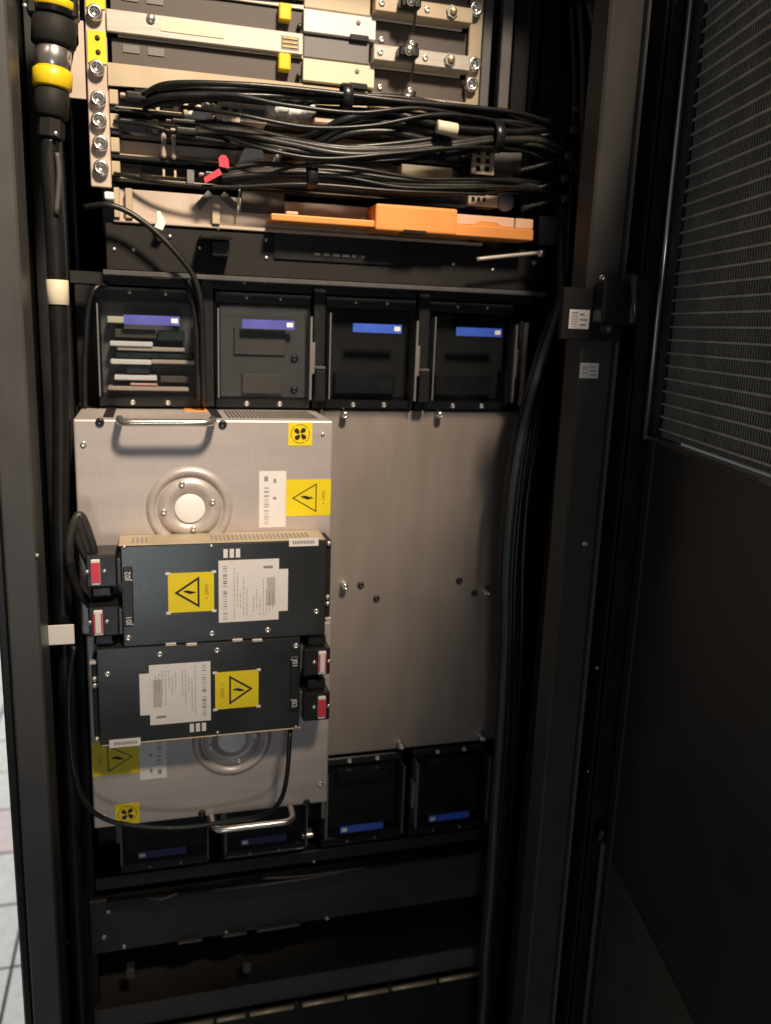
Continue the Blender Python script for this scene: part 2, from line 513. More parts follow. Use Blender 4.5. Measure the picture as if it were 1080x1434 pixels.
# the rear door: built closed along -Y from its hinge, then turned on the hinge
HX, HY = 0.5806, -0.20
dfr = MB()
ZT, ZK = 1.4283, 0.8646
dfr.box(HX + 0.002, HX + 0.032, HY - 0.76, HY - 0.001, 0.06, 0.09, 0.001)
dfr.box(HX + 0.002, HX + 0.032, HY - 0.76, HY - 0.001, 2.0, 2.03, 0.001)
dfr.box(HX + 0.002, HX + 0.032, HY - 0.022, HY - 0.001, 0.09, 2.0, 0.001)
dfr.box(HX + 0.002, HX + 0.032, HY - 0.76, HY - 0.72, 0.09, 2.0, 0.001)
door = dfr.build('rear_door', 'door_paint', cab, origin=(HX, HY, 0.0))
MB().box(HX + 0.004, HX + 0.030, HY - 0.7195, HY - 0.0225, ZK + 0.002, ZT - 0.004).build('solid_panel', 'door_paint', door)
MB().box(HX + 0.003, HX + 0.030, HY - 0.7195, HY - 0.0225, 0.0905, ZK, 0.001).build('kick_panel', 'kick_paint', door)
m = MB(); m.cyl((HX + 0.0005, HY - 0.72, ZT), (HX + 0.0005, HY - 0.006, ZT), 0.0034, 14); m.build('trim_strip', 'chrome', door)
m = MB(); m.cyl((HX - 0.002, HY - 0.003, ZT - 0.002), (HX - 0.002, HY - 0.003, 2.0), 0.0034, 14); m.build('trim_strip', 'chrome', door)
MB().box(HX - 0.005, HX + 0.0015, HY - 0.006, HY + 0.001, 0.09, ZK + 0.012, 0.0015).build('trim_strip', 'post_paint', door)
m = MB()
z = ZT + 0.012
while z < 1.998:
    m.box(HX + 0.006, HX + 0.0085, HY - 0.7195, HY - 0.0225, z, z + 0.0022)
    z += 0.0148
y = HY - 0.026
while y > HY - 0.7185:
    m.box(HX + 0.0088, HX + 0.0098, y, y - 0.0007, ZT + 0.004, 1.9995)
    y -= 0.0052
w = m.build('wire_mesh', 'wire', door)
w['kind'] = 'stuff'
MB().box(HX + 0.014, HX + 0.028, HY - 0.7195, HY - 0.0225, ZT + 0.004, 1.9995).build('mesh_backing', 'dim_backing', door)  # added dark sheet in place of the dim room behind the mesh
m = MB(); m.cyl((HX - 0.006, HY - 0.004, ZK + 0.014), (HX - 0.006, HY - 0.004, ZK + 0.034), 0.006, 12, 0.001); m.build('hinge', 'black_plastic', door)
door.rotation_euler = (0, 0, R(-12.48))

# ------------------------------------------------------------------ upper chassis with adapter drawers
ch = thing('card_chassis', (0.17, 0.1, 1.60), 'open metal chassis with screwed flanges holding the upper drawers and cards', 'chassis')
P = 0.0527
MB().box(-0.060, -0.0375, -0.024, -0.018, 1.692, 2.0, 0.001).build('flange', 'pink_metal', ch)
fl = MB().box(-0.058, -0.0385, -0.026, -0.0245, 1.8221, 1.8547).build('flange_label', 'yellow', ch)
for p in ((-0.0476, -0.0262, 1.8478), (-0.0473, -0.0262, 1.8333)):
    m = MB(); m.cyl(p, (p[0], p[1] - 0.0006, p[2]), 0.0028, 10); m.build('hole', 'black_ink', fl)
MB().box(-0.058, -0.0385, -0.026, -0.0245, 1.8776, 1.96).build('flange_label', 'yellow', ch)
for p in ((-0.0494, -0.024, 1.8718), (-0.0492, -0.024, 1.8162), (-0.0488, -0.024, 1.7846), (-0.0488, -0.024, 1.7622), (-0.0481, -0.024, 1.7382), (-0.0482, -0.024, 1.7122)):
    inst(S['cap_screw'], 'cap_screw', p, ch)
m = MB(); m.prism([(-0.079, 1.783), (-0.0615, 1.783), (-0.0615, 1.862), (-0.067, 1.862), (-0.067, 1.838), (-0.072, 1.830), (-0.076, 1.812), (-0.092, 1.818), (-0.094, 1.814), (-0.079, 1.804)], -0.030, -0.026)
m.build('cable_bracket', 'pink_metal', ch)
MB().box(0.3885, 0.4055, -0.024, -0.018, 1.80, 2.0, 0.001).build('flange', 'beige_metal', ch)
for p in ((0.3931, -0.024, 1.9296), (0.3951, -0.024, 1.868), (0.3927, -0.024, 1.8448)):
    inst(S['cap_screw'], 'cap_screw', p, ch)
MB().box(-0.060, 0.46, 0.235, 0.245, 1.66, 2.0).build('back_plate', 'grey_panel', ch)
# cable troughs right of the drawers
MB().box(0.412, 0.424, -0.01, 0.0, 1.815, 2.0, 0.001).build('trough_wall', 'grey_panel', ch)
MB().box(0.436, 0.450, -0.014, -0.002, 1.80, 2.0, 0.001).build('trough_wall', 'grey_panel', ch)
MB().box(0.456, 0.478, -0.006, 0.004, 1.79, 2.0, 0.001).build('trough_wall', 'dark_paint', ch)
MB().box(0.405, 0.48, 0.03, 0.034, 1.65, 2.0).build('trough_back', 'dark_paint', ch)
m = MB()
for k in range(5):
    m.box(0.411 + k * 0.006, 0.4125 + k * 0.006, -0.026, -0.022, 1.806, 1.813)
m.box(0.408, 0.44, -0.024, -0.022, 1.809, 1.8105)
m.build('comb_bracket', 'bar_steel', ch)
for x, y_ in ((0.4855, 0.005), (0.496, 0.018)):
    MB().box(x, x + 0.005, y_, y_ + 0.01, 1.62, 2.0).build('trough_rod', 'dark_paint', ch)

def drawer(dz, label, lever_mat, style):
    """a horizontal drawer: painted face under a bright lip, lever bar below it, yellow tab, white plate"""
    t = thing('adapter_unit', (0.17, -0.02, 1.80 + dz), label, 'drawer', 'horizontal adapter drawers at the top of the rack')
    zl = 1.8545 + dz
    face = MB().box(-0.033, 0.3865, -0.020, 0.20, zl - 0.030, zl - 0.0025, 0.0006).build('face_panel', 'brown_panel', t)
    MB().box(-0.026, 0.3795, -0.0235, -0.0204, zl - 0.0022, zl + 0.0032, 0.0008).build('lip', 'bar_steel', t)
    MB().box(-0.024, 0.3795, -0.0225, 0.0, zl + 0.0036, zl + 0.006).build('lip_groove', 'dark_paint', t)
    tab = MB().box(0.1525, 0.1665, -0.034, -0.0203, zl - 0.019, zl - 0.001, 0.0015).build('pull_tab', 'yellow_plastic', t)
    pl = MB().box(0.182, 0.2685, -0.029, -0.0203, zl - 0.0265, zl - 0.0024, 0.0008).build('plate', 'cream_label' if dz < 0.01 else 'white_label', t)
    m = MB(); m.cyl((0.247, -0.0291, zl - 0.010), (0.247, -0.0297, zl - 0.010), 0.0028, 12); m.build('hole', 'grey_ink', pl)
    MB().box(0.237, 0.260, -0.0315, -0.0291, zl - 0.030, zl - 0.023, 0.001).build('plate_clip', 'black_plastic', pl)
    m = MB(); m.cyl((0.1775, -0.020, zl - 0.0215), (0.1775, -0.030, zl - 0.0215), 0.003, 10, 0.0006); m.build('stop_pin', 'black_plastic', t)
    for x in (0.278, 0.316):
        inst(S['screw'], 'screw', (x, -0.0204, zl - 0.022), t)
    for x in (-0.021, 0.006):
        l = MB().box(x, x + 0.018, -0.0212, -0.0203, zl - 0.0165, zl - 0.0085).build('faint_label', 'grey_panel', t)
    if style == 'silver':
        b = MB().box(-0.0375, 0.1815, -0.030, -0.0245, zl - 0.0525, zl - 0.0295, 0.001).build('lever_bar', lever_mat, t)
        MB().box(0.020, 0.090, -0.0308, -0.0302, zl - 0.0455, zl - 0.033).build('bar_label', 'cream_label', b)
        s = MB().box(0.1555, 0.1765, -0.0306, -0.0302, zl - 0.0485, zl - 0.0345).build('bar_slot', 'grey_ink', b)
        for k in range(3):
            MB().box(0.157, 0.175, -0.0318, -0.0307, zl - 0.0470 + k * 0.0045, zl - 0.0445 + k * 0.0045, 0.0005).build('slot_pin', 'brass', b)
        m = MB(); m.cyl((0.010, -0.030, zl - 0.0345), (0.010, -0.033, zl - 0.0345), 0.005, 14, 0.001); m.build('rivet', 'chrome', b)
    else:
        b = MB()
        b.prism([(-0.0375, zl - 0.031), (0.182, zl - 0.0305), (0.182, zl - 0.046), (0.09, zl - 0.050), (-0.0375, zl - 0.0545)], -0.029, -0.0245)
        b = b.build('lever_bar', lever_mat, t)
    MB().box(0.1825, 0.262, -0.026, -0.0205, zl - 0.053, zl - 0.0302, 0.001).build('lever_mount', 'beige_metal' if style != 'silver' else 'grey_panel', t)
    lt = MB().box(0.2640, 0.386, -0.0402, -0.0205, zl - 0.0505, zl - 0.0335, 0.001).build('latch_bracket', lever_mat, t)
    MB().box(0.291, 0.316, -0.056, -0.0405, zl - 0.0475, zl - 0.036, 0.002).build('latch_knob', 'black_plastic', lt)
    m = MB(); m.lathe((0.303, -0.0562, zl - 0.041), (0, -1, 0), [(0.0062, 0), (0.0062, 0.004), (0.0045, 0.006), (0, 0.006)], 14); m.build('knob_screw', 'chrome', lt)
    m = MB(); m.cyl((0.311, -0.052, zl - 0.046), (0.309, -0.048, zl - 0.072), 0.0016, 8); m.cyl((0.315, -0.046, zl - 0.030), (0.312, -0.05, zl - 0.040), 0.002, 8); m.build('latch_spring', 'black_plastic', lt)
    m = MB(); m.cyl((0.359, -0.0402, zl - 0.041), (0.359, -0.0435, zl - 0.041), 0.0075, 6); m.build('nut', 'screw', lt)
    m = MB(); m.cyl((0.360, -0.0436, zl - 0.041), (0.360, -0.0466, zl - 0.041), 0.0042, 12, 0.0005); m.build('nut_pin', 'brass', lt)
    for x in (0.272, 0.328):
        inst(S['screw'], 'screw', (x, -0.0402, zl - 0.042), lt)
    return t
drawer(0.0, 'third drawer down, cream lever bar just above the black cables', 'beige_metal', 'cream')
drawer(P, 'middle drawer with a silver lever bar carrying a long pale sticker', 'bar_steel', 'silver')
drawer(2 * P, 'topmost drawer, cut off by the top edge of the picture', 'beige_metal', 'cream')

# ------------------------------------------------------------------ adapter cards below the drawers
def card(k, label, face):
    z1 = 1.800 - 0.0252 * k
    t = thing('adapter_card', (0.17, -0.02, z1 - 0.0252), label, 'adapter card', 'thin adapter cards stacked behind the cables')
    b = MB().box(-0.0355, 0.405, 0.0, 0.20, z1 - 0.0195, z1 - 0.001)
    b = b.build('card_face', face, t)
    MB().box(-0.0365, 0.41, -0.024, 0.0, z1 - 0.0245, z1 - 0.0205, 0.0006).build('card_rail', 'black_plastic', t)
    MB().box(-0.0370, -0.0275, -0.026, -0.0005, z1 - 0.0185, z1 - 0.003, 0.0008).build('ejector_tab', 'beige_metal', t)
    MB().box(-0.0275, 0.30, -0.018, -0.0005, z1 - 0.0200, z1 - 0.0185).build('card_edge', 'beige_metal', t)
    return t, z1
t, z1 = card(0, 'top adapter card with white coaxial plugs and a pale metal port block', 'grey_panel')
MB().rect((-0.0243, 0.0101, 1.8004, 1.7824), -0.008, -0.0005).build('dark_slot', 'black_plastic', t)
MB().rect((0.0508, 0.0803, 1.8003, 1.7876), -0.008, -0.0005).build('dark_slot', 'black_plastic', t)
fr = MB(); rc = (0.0135, 0.0354, 1.7977, 1.7801)
fr.box(rc[0], rc[0] + 0.004, -0.022, -0.001, rc[3], rc[2]); fr.box(rc[0] + 0.004, rc[1], -0.022, -0.001, rc[2] - 0.004, rc[2])
fr.build('port_frame', 'beige_metal', t)
MB().rect((0.0215, 0.039, 1.7962, 1.7841), -0.012, -0.001).build('port', 'dark_paint', t)
MB().rect((0.0445, 0.049, 1.7947, 1.7706), -0.028, -0.001).build('bracket', 'beige_metal', t)
MB().rect((-0.0309, -0.0277, 1.7977, 1.7756), -0.024, -0.001).build('bracket', 'grey_panel', t)
pb = MB().rect((0.0815, 0.1364, 1.7899, 1.7702), -0.055, -0.001, 0.001).build('port_block', 'pink_metal', t)
for rc in ((0.0847, 0.0926, 1.7835, 1.7767), (0.0966, 0.1039, 1.7824, 1.7755)):
    MB().rect(rc, -0.0565, -0.0552).build('port', 'black_plastic', pb)
m = MB(); rc = (0.0862, 0.1055, 1.7761, 1.7689)
m.prism([(rc[0], rc[3]), (rc[1], rc[3]), (rc[1], rc[2]), ((rc[0] + rc[1]) / 2 + 0.003, rc[2] - 0.004), ((rc[0] + rc[1]) / 2 - 0.003, rc[2] - 0.004), (rc[0], rc[2])], -0.057, -0.0552)
m.build('port_cover', 'cream_label', pb)
MB().rect((0.1071, 0.1339, 1.7849, 1.7723), -0.0558, -0.0552).build('port_plate', 'grey_panel', pb)
def coax(p, d, name='coaxial_plug'):
    m = MB(); m.lathe(p, d, [(0.0, 0), (0.0075, 0), (0.0088, 0.003), (0.0088, 0.006), (0.006, 0.0075), (0.006, 0.011), (0.0085, 0.0125), (0.0085, 0.017), (0.005, 0.019), (0.005, 0.026), (0, 0.026)], 16)
    return m.build(name, 'white_plastic', t)
coax((0.1419, -0.05, 1.7886), (0.55, -0.8, -0.1)); coax((0.1568, -0.05, 1.787), (0.55, -0.8, -0.1))
coax((0.1735, -0.05, 1.7901), (0.55, -0.8, -0.1)); coax((0.0514, -0.02, 1.7739), (0.6, -0.75, 0.1)); coax((0.0591, -0.03, 1.7787), (0.7, -0.6, 0.2))
MB().rect((0.1994, 0.2531, 1.7923, 1.7867), -0.014, -0.001, 0.001).build('port_block', 'pink_metal', t)
t, z1 = card(1, 'second adapter card with a grey window and twin pale posts', 'pink_metal')
MB().rect((-0.0265, 0.0031, 1.7701, 1.756), -0.016, -0.001, 0.001).build('window_block', 'grey_panel', t)
MB().rect((0.009, 0.0158, 1.7712, 1.7549), -0.02, -0.001, 0.001).build('bracket', 'beige_metal', t)
MB().rect((0.0161, 0.0401, 1.7688, 1.757), -0.016, -0.001, 0.001).build('port_block', 'brown_panel', t)
for rc in ((0.0188, 0.0238, 1.7552, 1.728), (0.0299, 0.035, 1.7546, 1.7273)):
    MB().rect(rc, -0.034, -0.026, 0.002).build('post', 'pink_metal', t)
t, z1 = card(2, 'third adapter card with a plain pale face and two white plugs', 'pink_metal')
for rc in ((0.1055, 0.1349, 1.745, 1.7268), (0.1458, 0.1656, 1.7461, 1.7285)):
    m = MB(); m.prism([(rc[0], rc[3]), (rc[1], rc[3]), (rc[1] - 0.001, rc[2] - 0.003), (rc[1] - 0.004, rc[2]), (rc[0] + 0.008, rc[2]), (rc[0] + 0.005, rc[2] - 0.003)], -0.042, -0.001)
    m.build('white_plug', 'white_plastic', t)
MB().rect((0.1834, 0.3003, 1.7519, 1.7415), -0.009, -0.0005).build('blank_plate', 'grey_panel', t)
MB().rect((0.3089, 0.376, 1.7466, 1.7316), -0.024, -0.001, 0.0008).build('side_plate', 'cream_label', t)
MB().rect((0.3146, 0.3684, 1.7689, 1.7582), -0.016, -0.001, 0.0008).build('connector_body', 'black_plastic', t)
for p in ((0.3224, -0.0162, 1.7635), (0.3572, -0.0162, 1.7664), (0.39, -0.024, 1.7645)):
    inst(S['screw'], 'screw', p, t)
def grille(x0, x1, z0, z1, y, nx, nz, parent):
    m = MB(); tx = (x1 - x0) / (nx * 2.6); tz = (z1 - z0) / (nz * 3.2)
    for k in range(nx + 1):
        x = x0 + (x1 - x0 - tx) * k / nx
        m.box(x, x + tx, y - 0.003, y, z0, z1)
    for k in range(nz + 1):
        z = z0 + (z1 - z0 - tz) * k / nz
        m.box(x0, x1, y - 0.0034, y - 0.0004, z, z + tz)
    return m.build('vent_grille', 'beige_metal', parent)
rc = (0.3903, 0.4201, 1.7693, 1.7375)
grille(rc[0], rc[1], rc[3], rc[2], -0.050, 2, 3, t)
MB().box(rc[0], rc[1], -0.0465, -0.0005, rc[3], rc[2]).build('vent_box', 'black_plastic', t)
MB().rect((0.4357, 0.4764, 1.7803, 1.7485), -0.008, -0.001, 0.0006).build('side_plate', 'grey_panel', t)
t, z1 = card(3, 'lowest adapter card with an open dark slot and small metal pins', 'grey_panel')
MB().rect((-0.0042, 0.08, 1.7222, 1.7137), -0.005, -0.0005).build('dark_slot', 'black_plastic', t)
MB().rect((-0.0299, -0.0062, 1.719, 1.7059), -0.007, -0.001).build('slot_block', 'brown_panel', t)
m = MB(); rc = (0.0068, 0.0489, 1.7095, 1.7096); m.rect(rc, -0.022, -0.018)
for x in (0.0198, 0.0327):
    m.box(x, x + 0.0025, -0.021, -0.019, rc[3], rc[2] + 0.008)
m.build('pin_bar', 'beige_metal', t)
MB().rect((0.0474, 0.0554, 1.719, 1.7037), -0.024, -0.001).build('bracket', 'grey_panel', t)
rc = (0.3955, 0.4387, 1.7162, 1.7028)
MB().box(rc[0], rc[1], -0.034, -0.001, rc[3], rc[2], 0.0008).build('side_block', 'pink_metal', t)
for k in range(3):
    MB().box(rc[0] + 0.004 + k * 0.0075, rc[0] + 0.0085 + k * 0.0075, -0.0348, -0.0342, rc[3] + 0.005, rc[2] - 0.003).build('vent_hole', 'black_plastic', t)
m = MB(); p = (0.4461, -0.03, 1.7103); m.lathe(p, (0, -1, 0), [(0, 0), (0.012, 0), (0.012, 0.006), (0.009, 0.009), (0, 0.009)], 18); m.build('round_cap', 'grey_panel', t)

# red pull ties hanging over the lower cards
m = MB(); rc = (0.0806, 0.0926, 1.7312, 1.7177); m.prism([(rc[0] + 0.001, rc[3] + 0.001), (rc[1], rc[3]), (rc[1] - 0.001, rc[2] - 0.004), (rc[1] - 0.004, rc[2]), (rc[0] + 0.003, rc[2]), (rc[0], rc[2] - 0.004)], -0.064, -0.0615)
tag(m.build('pull_tie', 'red'), 'short upright red tie above the slanted one, by the white plugs', 'tie', 'red pull ties')
m = MB(); a, b = Vector((0.0634, -0.066, 1.7018)), Vector((0.0826, -0.066, 1.7132))
d = (b - a).normalized(); n = Vector((-d.z, 0, d.x)) * 0.0034
m.prism([((a + n).x + 0.002, (a + n).z), ((b + n).x, (b + n).z), ((b - n).x, (b - n).z), ((a - n).x, (a - n).z)], -0.068, -0.0655)
tag(m.build('pull_tie', 'red'), 'slanted red tie over the dark slot of the lowest card', 'tie', 'red pull ties')

# ------------------------------------------------------------------ cream tray with orange touch handles
tr = thing('cooling_tray', (0.22, -0.02, 1.655), 'cream metal tray with orange handles, below the cable bundles', 'tray')
MB().box(-0.033, 0.40, -0.022, 0.20, 1.658, 1.6925, 0.001).build('tray_face', 'pink_metal', tr)
MB().box(-0.0365, 0.42, -0.030, -0.0225, 1.6545, 1.6585, 0.0008).build('tray_lip', 'pink_metal', tr)
for px in ((161, 168), (175, 181), (298, 308)):
    pass
for x0, x1 in ((-0.0353, -0.029), (-0.0227, -0.0148), (0.0753, 0.0844)):
    MB().box(x0, x1, -0.034, -0.0225, 1.6590, 1.692, 0.0008).build('tray_rib', 'beige_metal', tr)
def strut(a, b, y0, y1, w, name, mt):
    m = MB(); d = Vector((b[0] - a[0], 0, b[2] - a[2])).normalized(); n = Vector((-d.z, 0, d.x)) * w / 2
    m.prism([(a[0] + n.x, a[2] + n.z), (b[0] + n.x, b[2] + n.z), (b[0] - n.x, b[2] - n.z), (a[0] - n.x, a[2] - n.z)], y0, y1)
    return m.build(name, mt, tr)
strut((0.058, -0.028, 1.6766), (0.0739, -0.028, 1.6945), -0.029, -0.0225, 0.008, 'tray_strut', 'grey_panel')
strut((0.0872, -0.028, 1.6939), (0.1056, -0.028, 1.6791), -0.029, -0.0225, 0.008, 'tray_strut', 'grey_panel')
strut((0.105, -0.034, 1.6727), (0.1075, -0.034, 1.7058), -0.036, -0.0335, 0.002, 'tray_wire', 'bar_steel')
MB().rect((0.1104, 0.1622, 1.7012, 1.6754), -0.0255, -0.0222, 0.0006).build('tray_window', 'brown_panel', tr)
MB().rect((-0.045, -0.0344, 1.6847, 1.6762), -0.05, -0.026, 0.002, 2).build('tray_knob', 'white_plastic', tr)
h = MB(); rc = (0.1405, 0.2655, 1.6747, 1.6618); h.box(rc[0], rc[1], -0.066, -0.024, rc[3] + 0.0025, rc[2] - 0.0025, 0.0015, 2)
h = h.build('touch_handle', 'orange', tr)
MB().box(rc[0] + 0.018, rc[0] + 0.032, -0.064, -0.04, rc[2] - 0.0024, rc[2] + 0.0012, 0.0008).build('handle_notch', 'pale_orange', h)
h = MB(); rc = (0.2653, 0.3695, 1.6939, 1.6607); h.box(rc[0], rc[1], -0.070, -0.024, rc[3], rc[2] - 0.002, 0.003, 3)
h = h.build('touch_handle', 'orange', tr)
MB().box((rc[0] + rc[1]) / 2 - 0.017, (rc[0] + rc[1]) / 2 + 0.012, -0.0712, -0.05, rc[3] - 0.001, rc[3] + 0.003).build('finger_slot', 'black_plastic', h)
rc = (0.3688, 0.4743, 1.6903, 1.6611)
zm = rc[3] + (rc[2] - rc[3]) * 0.47
h = MB().box(rc[0], rc[1], -0.066, -0.024, rc[3], zm, 0.0012).build('touch_handle', 'orange', tr)
MB().box(rc[0], rc[1] - 0.026, -0.063, -0.024, zm + 0.0003, rc[2] - 0.003, 0.001).build('handle_cap', 'pale_orange', h)
MB().box(rc[1] - 0.0245, rc[1], -0.063, -0.024, zm + 0.0003, rc[2] - 0.003, 0.001).build('handle_cap', 'pale_orange', h)
m = MB(); m.prism([(rc[0] + 0.022, zm - 0.0002), (rc[0] + 0.064, zm - 0.0002), (rc[0] + 0.055, zm + 0.006), (rc[0] + 0.031, zm + 0.006)], -0.0645, -0.0632); m.build('handle_notch', 'orange', h)
MB().rect((0.5069, 0.5333, 1.6999, 1.6621), -0.014, -0.004, 0.001).build('side_bracket', 'grey_panel', tr)

# ------------------------------------------------------------------ dark filler panel under the tray
fp = thing('filler_panel', (0.22, -0.02, 1.60), 'dark screwed filler panel below the orange handles', 'panel')
MB().box(-0.046, 0.505, -0.026, 0.02, 1.601, 1.6535, 0.0012).build('panel', 'dark_paint', fp)
MB().box(-0.050, 0.512, -0.040, -0.0262, 1.5945, 1.6005, 0.001).build('panel_lip', 'post_paint', fp)
MB().rect((0.1495, 0.3101, 1.6575, 1.6242), -0.029, -0.0263).build('dark_window', 'black_plastic', fp)
for p in ((0.0264, -0.0265, 1.6425), (0.0829, -0.0265, 1.655), (0.1401, -0.0265, 1.6454), (0.0609, -0.0265, 1.6316), (0.1402, -0.0265, 1.6245), (-0.0153, -0.0265, 1.6248), (-0.0369, -0.0265, 1.6243), (0.3825, -0.0265, 1.6299), (0.4375, -0.0265, 1.6256)):
    inst(S['small_screw'], 'screw', p, fp)
MB().rect((0.0581, 0.095, 1.6433, 1.6391), -0.07, -0.0263, 0.002).build('catch', 'black_plastic', fp)
MB().rect((0.0734, 0.0942, 1.6386, 1.6219), -0.052, -0.0263, 0.001).build('catch', 'black_plastic', fp)
m = MB(); m.tube([(0.4017, -0.06, 1.6351), (0.4471, -0.06, 1.642), (0.4874, -0.06, 1.6478)], 0.0024, 8); m.build('hook_rod', 'bar_steel', fp)
m = MB(); m.lathe((0.4845, -0.06, 1.6467), (0.9, -0.35, 0.05), [(0, 0), (0.0045, 0), (0.0055, 0.004), (0.0045, 0.009), (0, 0.009)], 12); m.build('hook_tip', 'chrome', fp)
inst(S['screw'], 'screw', (0.4959, -0.0265, 1.6377), fp)
m = MB(); m.lathe((0.0149, -0.0265, 1.641), (0, -1, 0), [(0, 0), (0.0045, 0), (0.0045, 0.003), (0.003, 0.004), (0, 0.004)], 14); m.build('peg', 'brass', fp)
for k in range(6):
    p = (0.1988, -0.029, 1.6335)
    MB().box(p[0] + k * 0.012, p[0] + k * 0.012 + random.uniform(0.005, 0.009), -0.0302, -0.0293, p[2] - 0.003, p[2]).build('faint_mark', 'post_paint', fp)
m = MB(); a, b = (0.0137, -0.045, 1.6677), (0.0148, -0.05, 1.65)
m.prism([(a[0] - 0.002, a[2]), (a[0] + 0.002, a[2]), (b[0] + 0.007, b[2] + 0.006), (b[0] + 0.003, b[2] - 0.003), (b[0] - 0.006, b[2]), (b[0] - 0.002, b[2] + 0.008)], -0.048, -0.0445)
tag(m.build('paper_tag', 'white_label'), 'small white tag hanging off the left end of the cream tray', 'tag')
MB().rect((0.0037, 0.0284, 1.6073, 1.5944), -0.014, -0.003, 0.004, 2).build('lug', 'pink_metal', fp)
m = MB(); m.cyl((0.0134, -0.0142, 1.601), (0.0134, -0.0152, 1.6009), 0.0045, 12); m.build('lug_hole', 'black_plastic', fp)

